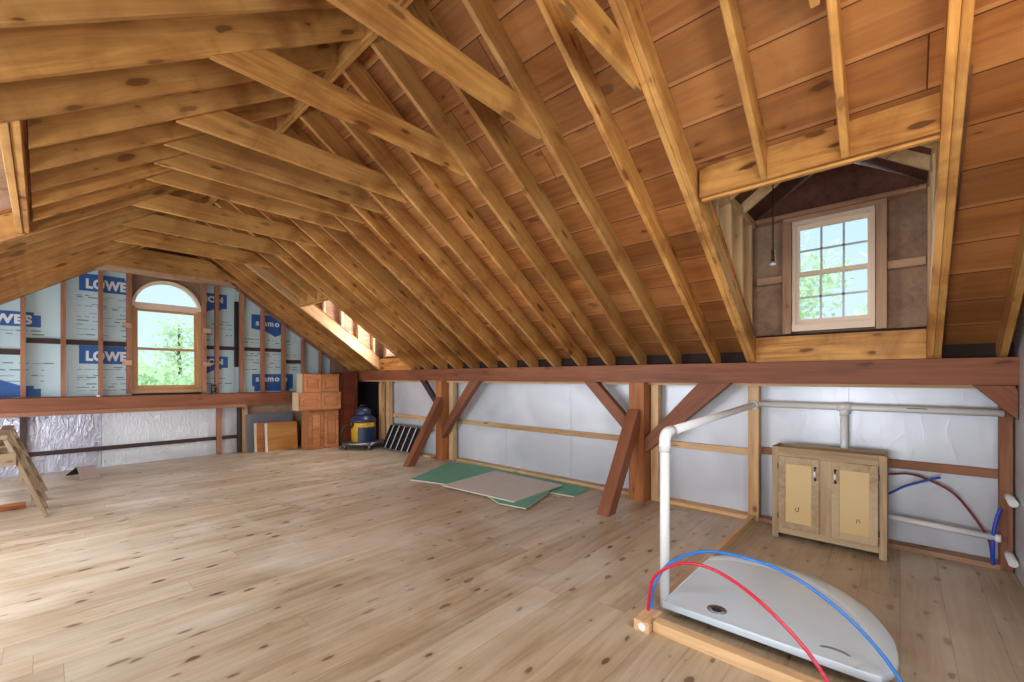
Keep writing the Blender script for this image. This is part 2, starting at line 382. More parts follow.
# far gable wall: outer sheathing with the window opening
def gable_poly(x0, x1, z0, top_f):
    xs = [x0] + ([XR] if x0 < XR < x1 else []) + [x1]
    return [(x0, z0), (x1, z0)] + [(x, top_f(x)) for x in reversed(xs)]
WX0, WX1, WZ0, WZS, WR = 0.98, 1.93, 1.18, 2.60, 0.475
WXC = (WX0+WX1)/2
def gwall(name, y0, y1, m):
    b = MB(); tf = lambda x: top(x)-.002
    b.prism(gable_poly(XL-.2, WX0, -.04, tf), y0, y1); b.prism(gable_poly(WX1, 5.05, -.04, tf), y0, y1)
    b.prism([(WX0, -.04), (WX1, -.04), (WX1, WZ0), (WX0, WZ0)], y0, y1)
    arc = [(WXC+WR*math.cos(a), WZS+WR*math.sin(a)) for a in [math.pi*i/16 for i in range(17)]]
    for (xa, za), (xb, zb) in zip(arc, arc[1:]):
        if xb < XR < xa: b.prism([(xb, zb), (xa, za), (xa, tf(xa)), (XR, tf(XR)), (xb, tf(xb))], y0, y1)
        else: b.prism([(xb, zb), (xa, za), (xa, tf(xa)), (xb, tf(xb))], y0, y1)
    return b.build(name, m, kind='structure')
gwall('wall_far', YF+.03, YF+.09, PLY)
gwall('wall_near', YN-.06, YN, FOILK)
MB().box(XK+.02, XK+.08, YN-.06, YF+.09, -.04, 1.44).build('wall_right', FOILK, kind='structure')
MB().box(XL-.08, XL-.02, YN-.06, YF+.09, -.04, 1.44).build('wall_left', FOILK, kind='structure')

# ------------------------------------------------------------------ arched far window
def arc_pts(r, n=20, xc=WXC, zc=WZS): return [(xc+r*math.cos(math.pi*i/n), zc+r*math.sin(math.pi*i/n)) for i in range(n+1)]
def arched_window(name, y, s, label):
    """y: inner face; s: +1 outwards is +Y"""
    w = empty(name, (0, 0, 0), kind='structure'); w['label'] = label
    def B(n, m, x0, x1, z0, z1, a, b, p=w, **k): return wbox(n, m, x0, x1, min(y+s*a, y+s*b), max(y+s*a, y+s*b), z0, z1, grain='z' if (z1-z0) > (x1-x0) else 'x', parent=p, **k)
    fr = MB()
    o = arc_pts(WR); i = arc_pts(WR-.045)
    fr.ring(o, i, y-s*.02, y+s*.11)
    fr.build('arched_head', WWOOD, w)
    B('jamb', TWOOD, WX0, WX0+.05, WZ0, WZS, -.02, .11); B('jamb', TWOOD, WX1-.05, WX1, WZ0, WZS, -.02, .11)
    B('window_sill', TWOOD, WX0-.02, WX1+.02, WZ0-.02, WZ0+.04, -.05, .11)
    B('transom_bar', WWOOD, WX0+.05, WX1-.05, 2.575, 2.675, .0, .1)
    for nm, z0, z1, dd in (('lower_sash', WZ0+.04, 1.925, .02), ('upper_sash', 1.885, 2.575, .055)):
        sa = MB(); x0, x1 = WX0+.05, WX1-.05; t = .042; ya, yb = sorted((y+s*dd, y+s*(dd+.033)))
        sa.box(x0, x0+t, ya, yb, z0, z1).box(x1-t, x1, ya, yb, z0, z1)
        sa.box(x0+t, x1-t, ya, yb, z0, z0+(.07 if 'low' in nm else .038)).box(x0+t, x1-t, ya, yb, z1-.038, z1)
        so = sa.build(nm, TWOOD, w)
        MB().box(x0+t, x1-t, (ya+yb)/2-.003, (ya+yb)/2+.003, z0+.038, z1-.038).build('pane', GLASS, so)
    MB().prism([(WX0+.05, 2.675)] + [(WX1-.05, 2.675)] + [(WXC+(WR-.045)*math.cos(a), max(2.675, WZS+(WR-.045)*math.sin(a))) for a in [math.pi*k/24 for k in range(1, 24)]], y+s*.04, y+s*.046).build('arched_pane', GLASS, w)
    return w
arched_window('window_1', YF-.04, 1, 'tall arched wooden window in the far gable wall')
arched_window('window_3', YN+.0, -1, 'arched wooden window in the near gable wall behind the camera')
# jamb trimmer studs and blocks beside the far window
k = 0
for x0, x1 in ((.925, .98), (1.93, 1.985)):
    side = ('left', 'right')[k]; k += 1
    wbox('window_stud', STUD, x0, x1, 9.20, 9.375, 1.16, 3.12, 'z', label='brown stud hugging the %s side of the arched window' % side, cat='wall stud')
    for z, h in ((2.22, 'upper'), (1.62, 'lower')):
        wbox('shim_block', DUSTY, (x0-.06 if side == 'left' else x0+.005), (x1-.005 if side == 'left' else x1+.06), 9.165, 9.199, z, z+.075, 'x', label='small wood block nailed by the arched window, %s %s one' % (h, side), cat='block')
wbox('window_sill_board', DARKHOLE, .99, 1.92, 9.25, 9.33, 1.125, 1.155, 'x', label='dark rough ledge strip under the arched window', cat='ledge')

# ------------------------------------------------------------------ far gable framing
def far_label(i, n): return ORD[i]
XS = [(-1.0, -.95), (-.60, -.555), (-.208, -.155), (.187, .242), (.593, .644), (2.128, 2.187), (2.524, 2.585), (2.890, 2.948), (3.272, 3.336), (3.662, 3.711), (4.03, 4.07)]
names = {-.208: 'farthest left brown stud of the far gable in view, crossing blue lettering', .187: 'second brown gable stud from the left of the picture, on blue foam', .593: 'brown gable stud just left of the arched window, crossing large white lettering',
         2.128: 'brown gable stud nearest the right of the arched window', 2.524: 'brown gable stud beside the black gap, right of the arched window', 2.890: 'brown gable stud crossing the first letters of the lower right printed foam',
         3.272: 'brown gable stud crossing the last letters of the lower right printed foam', 3.662: 'short brown gable stud above the stacked cherry cabinets, left one', 4.03: 'shortest brown gable stud above the stacked cherry cabinets, right one',
         -1.0: 'outermost brown gable stud near the left knee wall', -.60: 'brown gable stud left of the picture edge'}
for x0, x1 in XS:
    zt = min(3.12, under((x0+x1)/2)+.02)
    wbox('gable_stud', STUD, x0, x1, 9.24, 9.335, 1.135, zt-.03, 'z', label=names[x0], cat='wall stud')
# dark girts between the studs
def girt(x0, x1, z0, z1, lab): wbox('dark_girt', DARKW, x0, x1, 9.34, 9.372, z0, z1, 'x', label=lab, cat='girt')
girt(XL, -.155, 1.745, 1.82, 'dark horizontal girt at the left picture edge of the far gable')
girt(-.155, .925, 1.922, 1.998, 'dark horizontal girt on blue foam left of the arched window')
girt(1.985, 3.336, 1.936, 2.004, 'dark horizontal girt on blue foam right of the arched window')
girt(3.336, 3.74, 1.71, 1.785, 'short dark girt above the stacked cherry cabinets')
wbox('black_gap_strip', BLACK, 2.45, 2.522, 9.33, 9.35, 1.62, 2.86, 'z', label='narrow black strip standing in for the dark gap between blue foam boards right of window', cat='strip')  # black strip added in place of the dark gap between the foam boards
# gable beam with lower ledge
bm_ = MB().box(XL, 4.60, 9.10, 9.335, .90, 1.125, bev=.004)
o = bm_.build('gable_beam', BEAM, label='long reddish timber beam running under the arched window across the far gable', cat='beam')
wbox('beam_ledger', STUD, XL, 2.56, 9.06, 9.099, .868, .93, 'x', label='thin brown ledger board along the bottom of the far gable beam', cat='ledger')
# blue foam boards
LIM = lambda x: min(under(x)+.16, 3.6)
def foam(x0, x1, lab, z0=1.13):
    b = MB().prism(gable_poly(x0, x1, z0, LIM), YF-.004, YF+.028)
    return b.build('foam_board', FOAM, label=lab, cat='insulation board')
def logo(parent, x0, x1, z0, z1, text, tx, tz, th, poly=None, sx=1.0):
    y = YF-.006
    b = MB(); b.prism(poly or [(x0, z0), (x1, z0), (x1, z1-.02), (x1-.07, z1-.02), (x1-.07, z1+.02), (x0, z1+.02)], y, y+.0015)
    lg = b.build('printed_logo', INKB, parent, label='blue printed logo block')
    if text:
        chars = text if isinstance(text, list) else [(text, tx)]
        bb = bmesh.new()
        for ch, cx in chars:
            cu = bpy.data.curves.new('lettering', 'FONT'); cu.body = ch; cu.size = th*1.38; cu.offset = th*(.05 if len(chars) > 1 else .07); cu.extrude = .0008; cu.space_character = 1.08
            to = bpy.data.objects.new('tmp', cu); COL.objects.link(to)
            dg = bpy.context.evaluated_depsgraph_get(); me = bpy.data.meshes.new_from_object(to.evaluated_get(dg)); bpy.data.objects.remove(to)
            for v in me.vertices: v.co = Vector((cx + v.co.x*sx, y-.001 + v.co.z, tz + v.co.y))
            bb.from_mesh(me)
        me = bpy.data.meshes.new('lettering'); bb.to_mesh(me); bb.free()
        me.materials.clear(); me.materials.append(INKW); me.name = 'lettering'
        t = bpy.data.objects.new('lettering', me); COL.objects.link(t); t.parent = lg; t['label'] = 'white printed letters'
def smallprint(parent, x0, x1, zs, seed):
    r = random.Random(seed); b = MB(); y = YF-.0055
    for z in zs:
        x = x0
        while x < x1-.02:
            w = r.uniform(.03, .14)
            if r.random() < .75: b.box(x, min(x+w, x1), y, y+.001, z, z+r.choice((.008, .012, .018)))
            x += w + r.uniform(.01, .06)
    b.build('small_print', INKG, parent, label='rows of small grey print too fine to read', kind='stuff')
fa = foam(XL, .31, 'blue foam insulation board at the far left edge of the gable')
logo(fa, -.9, -.01, 2.156, 2.35, 'LOWES', -.70, 2.20, .125)
logo(fa, -1.1, -.01, 1.14, 1.30, '', 0, 0, .1, poly=[(-1.1, 1.135), (-.01, 1.135), (-.01, 1.255), (-.08, 1.255), (-.08, 1.30), (-.20, 1.30), (-.42, 1.40), (-.7, 1.42), (-1.1, 1.34)])
smallprint(fa, -.6, .02, (2.09, 2.04, 1.62, 1.52, 1.44, 1.36), 3)
smallprint(fa, .02, .16, (1.62, 1.55), 5)
fb = foam(.31, .98, 'blue foam insulation board left of the arched window with large white lettering')
logo(fb, .384, .98, 1.636, 1.90, 'LOWE', .455, 1.69, .145, sx=.80)
logo(fb, .384, .98, 2.77, 3.02, 'LOWE', .455, 2.82, .145, sx=.80)
smallprint(fb, .36, .93, (2.69, 2.66, 2.56, 2.53, 2.5, 2.42, 2.36, 2.3, 2.24, 2.17, 2.08, 1.57, 1.54, 1.44, 1.41, 1.38, 1.31, 1.26, 1.21), 4)
fw = MB().prism([(.98, 1.08), (1.93, 1.08), (1.93, 1.17), (.98, 1.17)], YF-.004, YF+.028)
fw.build('foam_strip', FOAM, label='thin foam strip under the sill of the arched window', cat='insulation board')
fc = foam(1.935, 2.47, 'blue foam insulation board directly right of the arched window')
logo(fc, 1.98, 2.356, 1.467, 1.811, 'ION', 2.0, 1.66, .105, poly=[(1.98, 1.467), (2.16, 1.57), (2.25, 1.57), (2.25, 1.60), (2.356, 1.60), (2.356, 1.811), (1.98, 1.811)])
logo(fc, 1.98, 2.34, 2.60, 2.96, 'ION', 2.0, 2.81, .105, poly=[(1.98, 2.60), (2.12, 2.67), (2.25, 2.67), (2.25, 2.70), (2.34, 2.70), (2.34, 2.97), (1.98, 2.97)])
smallprint(fc, 1.99, 2.42, (2.45, 2.4, 2.32, 2.2, 2.1, 1.4, 1.3), 6)
fd = foam(2.475, 4.3, 'blue foam insulation board at the right end of the far gable')
logo(fd, 2.76, 3.52, 1.27, 1.49, [('s', 2.825), ('a', 2.962), ('m', 3.035), ('o', 3.172), ('n', 3.335)], 2.83, 1.345, .112, poly=[(2.80, 1.15), (3.45, 1.15), (3.45, 1.19), (3.52, 1.19), (3.52, 1.49), (2.76, 1.49), (2.76, 1.25), (2.80, 1.25)])
logo(fd, 2.75, 3.30, 2.38, 2.66, [('s', 2.825), ('a', 2.962), ('m', 3.035), ('o', 3.172), ('n', 3.335)], 2.83, 2.45, .112, poly=[(2.75, 2.38), (3.0, 2.34), (3.18, 2.24), (3.34, 2.32), (3.34, 2.66), (2.75, 2.66)])
smallprint(fd, 2.6, 3.6, (2.16, 2.1, 1.88, 1.84, 1.76, 1.7, 1.62, 1.57), 7)
# lower far wall: foil sheets and posts
def foils(x0, x1, z1, m, lab, y=YF): MB().box(x0, x1, y, y+.02, 0, z1).build('foil_sheet', m, label=lab, cat='foil insulation')
foils(XL, -.19, .895, FOILG, 'crumpled silver foil sheet behind the wooden trestles')
foils(-.185, .635, .895, FOILG, 'crumpled grey silver foil sheet left of the bright one, under the gable beam')
foils(.64, 2.17, .895, FOILB, 'wide bright silver foil sheet under the arched window')
foils(2.175, 2.60, .895, FOILB, 'narrow silver foil sheet left of the plywood offcut under the beam')
foils(2.605, 4.86, .895, PLY, 'brown sheathing panel behind the leaning boards')
for x0, x1, lab, m in ((-.215, -.15, 'dark brown lower post between the two crumpled foil sheets', DARKW), (2.165, 2.235, 'brown lower post between bright foil sheets under the beam', STUD), (2.50, 2.545, 'thin dark lower post at the right end of the foil', DARKW), (2.565, 2.655, 'pale pine lower post left of the leaning grey board', PINE2)):
    wbox('lower_post', m, x0, x1, 9.27, 9.375, 0, .898, 'z', label=lab, cat='post')
for x0, x1, lab in ((XL, -.216, 'dark low girt on foil behind the trestles'), (-.149, 2.164, 'long dark low girt across the silver foil under the arched window'), (2.236, 2.499, 'short dark low girt on the narrow foil sheet')):
    wbox('low_girt', DARKW, x0, x1, 9.33, 9.375, .268, .33, 'x', label=lab, cat='girt')
# black clamp and white clip on the gable beam
c = empty('bar_clamp', (2.06, 9.2, 1.126), label='small black clamp standing on the gable beam right of window', cat='clamp')
MB().tube([(0, 0, 0), (0, 0, .17)], .012, 8).build('clamp_bar', BLACK, c)
MB().box(-.01, .07, -.012, .012, .14, .17, bev=.004).box(-.01, .07, -.012, .012, .02, .045, bev=.004).build('jaw', BLACK, c)
MB().tube([(.06, 0, .045), (.06, 0, .12)], .015, 10).build('handle', BLACK, c)
MB().box(.56, .60, 9.09, 9.13, 1.126, 1.15, bev=.003).build('white_clip', WHITE, label='tiny white clip on top of the gable beam left of window', cat='clip', recenter=True)

# ------------------------------------------------------------------ right knee wall framing
pl_ = MB().box(BX, BX+.235, YN, 9.335, 1.365, 1.565, bev=.004)
o = wbox('plate_beam', BEAM, BX, BX+.235, YN, 9.335, 1.365, 1.565, 'y', label='long reddish timber plate beam carrying the right rafters', cat='beam'); pl_.bm.free()
wbox('plate_ledger', PINE2, BX+.12, BX+.235, YN, 9.33, 1.335, 1.364, 'y', label='thin pale board under the right plate beam', cat='ledger')
wbox('left_plate_beam', BEAM, -1.835, -1.6, YN, 9.335, 1.365, 1.565, 'y', label='reddish timber plate beam on the left knee wall', cat='beam')
yr = [(-.60, .34), (.34, 1.13), (1.13, 2.12), (2.12, 3.34), (3.34, 4.56), (4.56, 5.78), (5.78, 7.75), (7.75, 9.33)]
labs = ['near right corner behind the blue tube', 'behind the oak vanity cabinet', 'between the pale stud and the near timber post', 'just beyond the near timber post', 'behind the green boards', 'left of the green boards beside the far post', 'behind the black ladder', 'in the far dark corner']
for (a, b), lb in zip(yr, labs):
    MB().box(XK, XK+.015, a+.002, b-.002, .0, 1.36).build('foil_board', FOILK, label='smooth silvery white insulation board ' + lb, cat='insulation board')
# bottom plate pieces, girts and studs
ST = [(-.61, -.545, STUD, 'brown knee wall stud in the near right corner'), (1.03, 1.125, PINE2, 'pale pine stud left of the oak vanity cabinet'), (2.05, 2.137, PINE2, 'pale pine stud beside the near timber post'), (5.68, 5.79, PINE2, 'pale pine stud beside the far timber post'), (7.70, 7.80, PINE2, 'pale pine stud above the black ladder, right of pair'), (7.98, 8.08, PINE2, 'pale pine stud next to the black corner sheet, left of pair')]
for y0, y1, m, lab in ST:
    wbox('knee_wall_stud', m, 4.745, 4.835, y0, y1, 0, 1.334, 'z', label=lab, cat='wall stud')
def kg(y0, y1, m, lab, z=.66): wbox('knee_wall_girt', m, 4.84, 4.878, y0, y1, z-.035, z+.035, 'y', label=lab, cat='girt')
kg(-.60, 1.03, STUD, 'brown horizontal girt behind the oak vanity cabinet', .69); kg(1.03, 2.05, PINE2, 'pine girt between the pale stud and the near timber post'); kg(2.137, 5.68, PINE2, 'long pine girt above the green boards')
kg(5.79, 7.70, PINE2, 'pine girt above the black ladder', .65); kg(7.80, 9.3, PINE2, 'pine girt behind the shop vacuum', .65)
for a, b, lab in ((-.60, 1.03, 'pine bottom plate behind the vanity cabinet'), (1.125, 2.05, 'pine bottom plate right of the near timber post'), (2.35, 5.6, 'pine bottom plate behind the green boards')):
    wbox('bottom_plate', PINE2 if a > 0 else DUSTY, 4.745, 4.878, a, b, 0, .04, 'y', label=lab, cat='bottom plate')
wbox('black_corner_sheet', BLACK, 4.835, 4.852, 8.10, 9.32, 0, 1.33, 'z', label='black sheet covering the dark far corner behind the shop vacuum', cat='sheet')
MB().box(4.79, 4.80, YN, 9.33, 1.567, top(4.80)-.004).build('trim_eave_shade', DARKHOLE, kind='structure')  # dark strip added to stand in for the shaded void between the rafters
# timber posts and braces
wbox('timber_post', POST, BX, BX+.175, 2.155, 2.340, 0, 1.364, 'z', label='thick fir timber post nearer the camera, left of the white pipe', cat='post')
wbox('timber_post.001', POST, BX+.01, BX+.18, 5.82, 5.985, 0, 1.364, 'z', label='thick fir timber post farther away, beside the black ladder', cat='post')
def knee(yt0, yt1, yp, za, zb, m, lab, x0=4.61, x1=4.71):
    """brace in the wall plane: top edge yt0..yt1 against the beam, foot za..zb against the post side at yp"""
    b = MB().prism([(yt0, 1.364), (yt1, 1.364), (yp, zb), (yp, za)], x0, x1, 'x')
    bmesh.ops.bevel(b.bm, geom=list(b.bm.edges), offset=.003, segments=1, affect='EDGES')
    o = b.build('knee_brace', m, label=lab, cat='brace')
    d = Vector((0, yt1-yp, 1.364-zb)).normalized(); u = Vector((1, 0, 0)); M = Matrix((d, u, d.cross(u))).transposed().to_4x4(); M.translation = Vector((x0, yp, za))
    o.data.transform(M.inverted()); o.matrix_world = M
knee(1.56, 1.25, 2.154, .72, .55, BEAM, 'reddish brace rising right from the near timber post to the beam')
knee(2.78, 2.96, 2.341, .92, .73, BEAM, 'reddish brace rising left from the near timber post to the beam')
knee(5.12, 4.90, 5.819, .56, .38, BEAM, 'reddish brace rising right from the far timber post to the beam')
knee(6.37, 6.52, 5.986, .98, .85, DARKW, 'dark brace rising left from the far timber post to the beam', 4.66, 4.72)
knee(-.60, -.40, -.616, 1.32, 1.12, BEAM, 'short reddish brace in the near right corner')
def foot_brace(x0, x1, z1, y0, y1, lab):
    # leaning prop with a level foot and a plumb top cut
    b = MB().prism([(x0, 0), (x0+.15, 0), (x1, z1-.17), (x1, z1), (x1-.05, z1+.03)], y0, y1)
    bmesh.ops.bevel(b.bm, geom=list(b.bm.edges), offset=.003, segments=1, affect='EDGES')
    o = b.build('leaning_prop', BEAM, label=lab, cat='prop')
    L = Vector((x1-x0, 0, z1)).normalized(); M = Matrix((L, Vector((0, 1, 0)), L.cross(Vector((0, 1, 0))))).transposed().to_4x4(); M.translation = Vector((x0, (y0+y1)/2, 0))
    o.data.transform(M.inverted()); o.matrix_world = M
foot_brace(3.87, 4.598, 1.03, 2.195, 2.33, 'reddish prop leaning from the floor against the near timber post')
foot_brace(3.89, 4.608, 1.06, 5.77, 5.90, 'reddish prop leaning from the floor against the far timber post')

# ------------------------------------------------------------------ rafters
PITCH_ST = .408
def rafter(side, yfar, th, x_in, x_out, m, lab, cat='rafter', group=None, skew=0.0, name='rafter'):
    """side +1 right, -1 left; x_in nearer the ridge, x_out nearer the eave, distances from the ridge; plumb cuts"""
    d0, d1 = x_in, x_out
    p = [(d0, PB-SL*d0), (d1, PB-SL*d1), (d1, PB-SL*d1+DV-.002), (d0, PB-SL*d0+DV-.002)]
    if x_out > 3.2:   # birdsmouth seat on the plate
        p = [(d0, PB-SL*d0), (3.10, PB-SL*3.10+.0), (3.14, 1.567), (3.30, 1.567), (3.42, 1.567), (3.42, PB-SL*3.42+DV-.002), (d0, PB-SL*d0+DV-.002)]
    b = MB(); A = [b.bm.verts.new((q[0], 0, q[1])) for q in p]; B = [b.bm.verts.new((q[0], th, q[1])) for q in p]; n = len(p)
    b.bm.faces.new(A); b.bm.faces.new(B[::-1])
    for i in range(n): b.bm.faces.new((A[i], B[i], B[(i+1) % n], A[(i+1) % n]))
    for v in b.bm.verts:
        v.co.y += yfar-th + skew*max(0, (3.1-v.co.x))/3.1
        v.co.x = XR + side*v.co.x
    es = [e for e in b.bm.edges if abs(e.verts[0].co.x-e.verts[1].co.x) > .5]
    bmesh.ops.bevel(b.bm, geom=es, offset=.0045, segments=1, affect='EDGES')
    o = b.build(name, m, label=lab, cat=cat, group=group)
    x = Vector((side, 0, -SL)).normalized(); y = Vector((0, 1, 0)); z = x.cross(y)
    M = Matrix((x, y, z)).transposed().to_4x4(); M.translation = Vector((XR, yfar, PB)); o.data.transform(M.inverted()); o.matrix_world = M
    return o
SK = .085
Y0 = 1.02
def yk(k): return Y0 + PITCH_ST*k
TH = .038
# near dormer trimmers (doubled) and jack rafters
rafter(1, 1.106, TH, .02, 3.42, PINE, 'left ply of the doubled rafter at the left side of the near dormer opening', skew=SK*.5)
rafter(1, 1.066, TH, .02, 3.42, PINE, 'right ply of the doubled rafter at the left side of the near dormer opening', skew=SK*.5)
rafter(1, -.154, TH, .02, 3.42, PINE, 'left ply of the doubled rafter at the right side of the near dormer opening')
rafter(1, -.194, TH, .02, 3.42, PINE, 'right ply of the doubled rafter at the right side of the near dormer opening')
rafter(1, .655, TH, .02, HX-XR-.02, PINE, 'short jack rafter above the near dormer header, left one')
rafter(1, .250, TH, .02, HX-XR-.02, PINE, 'short jack rafter above the near dormer header, right one')
rafter(1, -.53, TH, .02, 3.42, PINE, 'single rafter at the right picture edge past the near dormer')
cnt = 0
for k in range(1, 14):
    rafter(1, yk(k), TH, .02, 3.42, PINE, 'right side pine rafter, %s one beyond the near dormer opening' % ORD[k-1], skew=SK)
rafter(1, 6.732, TH, .02, 3.42, PINE, 'near ply of the doubled rafter at the near side of the far dormer', skew=SK*.5)
rafter(1, 6.692, TH, .02, 3.42, PINE, 'second ply of the doubled rafter at the near side of the far dormer', skew=SK*.5)
for i, y in enumerate((7.13, 7.53)): rafter(1, y, TH, .02, 3.04-XR, PINE, 'short jack rafter above the far dormer header, %s one' % ('near', 'far')[i])
rafter(1, 7.875, TH, .02, 3.42, PINE2, 'pale daylit rafter at the far side of the far dormer')  # paler pine puts the daylight on this ply into its colour
rafter(1, 7.915, TH, .02, 3.42, PINE, 'outer ply behind the pale daylit rafter of the far dormer')
for i, y in enumerate((8.30, 8.70, 9.08)): rafter(1, y, TH, .02, 3.42, PINE, 'right side rafter between far dormer and gable, %s from the dormer' % ORD[i])
rafter(1, 9.335, TH, .02, 3.08, STUD, 'brown end rafter against the far gable, right side')
# left side
yl = lambda k: 1.115 + .4064*k
for k in range(-3, 4):
    rafter(-1, yl(k), TH, .02, 3.42, PINE, 'left side pine rafter nearer than the left dormer, %s before its opening' % ORD[3-k])
rafter(-1, yl(4), TH, .02, 3.42, PINE, 'left side pine rafter nearer than the left dormer, immediately before its doubled rafter')
rafter(-1, yl(5)-.001, TH, .02, 3.42, PINE, 'nearer doubled rafter bounding the left dormer opening')
for k in range(6, 11): rafter(-1, yl(k), TH, .02, XR+.05, PINE, 'left side jack rafter ending at the left dormer header, %s from near' % ORD[k-6])
rafter(-1, yl(11), TH, .02, 3.42, PINE, 'near ply of the doubled rafter at the far side of the left dormer')
rafter(-1, yl(11)+.04, TH, .02, 3.42, PINE, 'far ply of the doubled rafter at the far side of the left dormer')
for k in range(12, 21): rafter(-1, yl(k) if k < 20 else 9.22, TH, .02, 3.42, PINE, 'left side pine rafter beyond the left dormer, %s from the opening' % ORD[k-12])
rafter(-1, 9.335, TH, .02, 3.42, STUD, 'brown end rafter against the far gable, left side')
wbox('ridge_board', PINE, XR-.018, XR+.018, YN, YF+.02, 3.735, 3.99, 'y', label='thin ridge board running the length of the attic peak', cat='ridge board')
wbox('ridge_lath', PINE, XR-.012, XR+.012, YN, YF+.02, 3.700, 3.722, 'y', label='thin lath strip fixed under the ridge board along the attic peak', cat='lath')
# collar ties
def collar(y, lab, x0=.60, x1=2.40, m=PINE, h=.19):
    z = 3.13
    b = MB().prism([(x0, z), (x1, z), (x1-h/SL*.98, z+h), (x0+h/SL*.98, z+h)], y, y+TH)
    bmesh.ops.bevel(b.bm, geom=list(b.bm.edges), offset=.003, segments=1, affect='EDGES')
    b.build('collar_tie', m, label=lab, cat='collar tie', recenter=True)
cy = [(.285, 'stub in view at the top edge above the near dormer'), (1.135, 'end meeting the doubled rafter of the near dormer at the top edge'), (1.89, 'big one crossing the top of the picture'), (2.71, 'with dark knots, next beyond the big top one')]
collar(.27, 'pine collar tie whose end shows at the top edge above the near dormer')
collar(1.135, 'pine collar tie meeting the doubled rafter of the near dormer at the top edge')
for i, y in enumerate((1.89, 2.71, 3.56, 3.98, 4.38, 4.79, 5.62, 6.42, 7.25, 8.88)):
    collar(y, 'horizontal pine collar tie, %s away among those wholly seen from the camera' % ('nearest' if i == 0 else ORD[i]), h=.32 if y == 8.88 else .19)
b = MB().prism([(.56, 3.105), (2.44, 3.105), (2.02, 3.385), (.98, 3.385)], 9.17, 9.289); b.build('gable_header', DUSTY, label='reddish header board above the arched window at the gable peak', cat='header', recenter=True)
# small hung laths at the ridge
# headers
def header(name, x, y0, y1, lab, side=1, m=PINE, n=2, th=.038):
    z0 = under(x)-.0 if side > 0 else under(x)
    hdr = empty(name, (x, (y0+y1)/2, 0), label=lab, cat='header')
    for i in range(n):
        a = x + side*(i*th)
        zt = top(a if side*(a-XR) > side*(a+side*th-XR) else a+side*th)-.004
        wbox('header_ply', m, min(a, a+side*(th-.001))-x, max(a, a+side*(th-.001))-x, y0-(y0+y1)/2, y1-(y0+y1)/2, z0-.0 - .015*i, zt, 'y', parent=hdr)
    return hdr
header('dormer_header', HX-.018, D1[0]+.001, D1[1]-.001, 'doubled pine header across the top of the near dormer opening')
header('dormer_header', 3.04, D2[0]+.001, D2[1]-.001, 'pine header across the top of the far dormer opening')
header('dormer_header', -.072, DL[0]+.001, DL[1]-.001, 'doubled pine header across the top of the left dormer opening', side=-1)

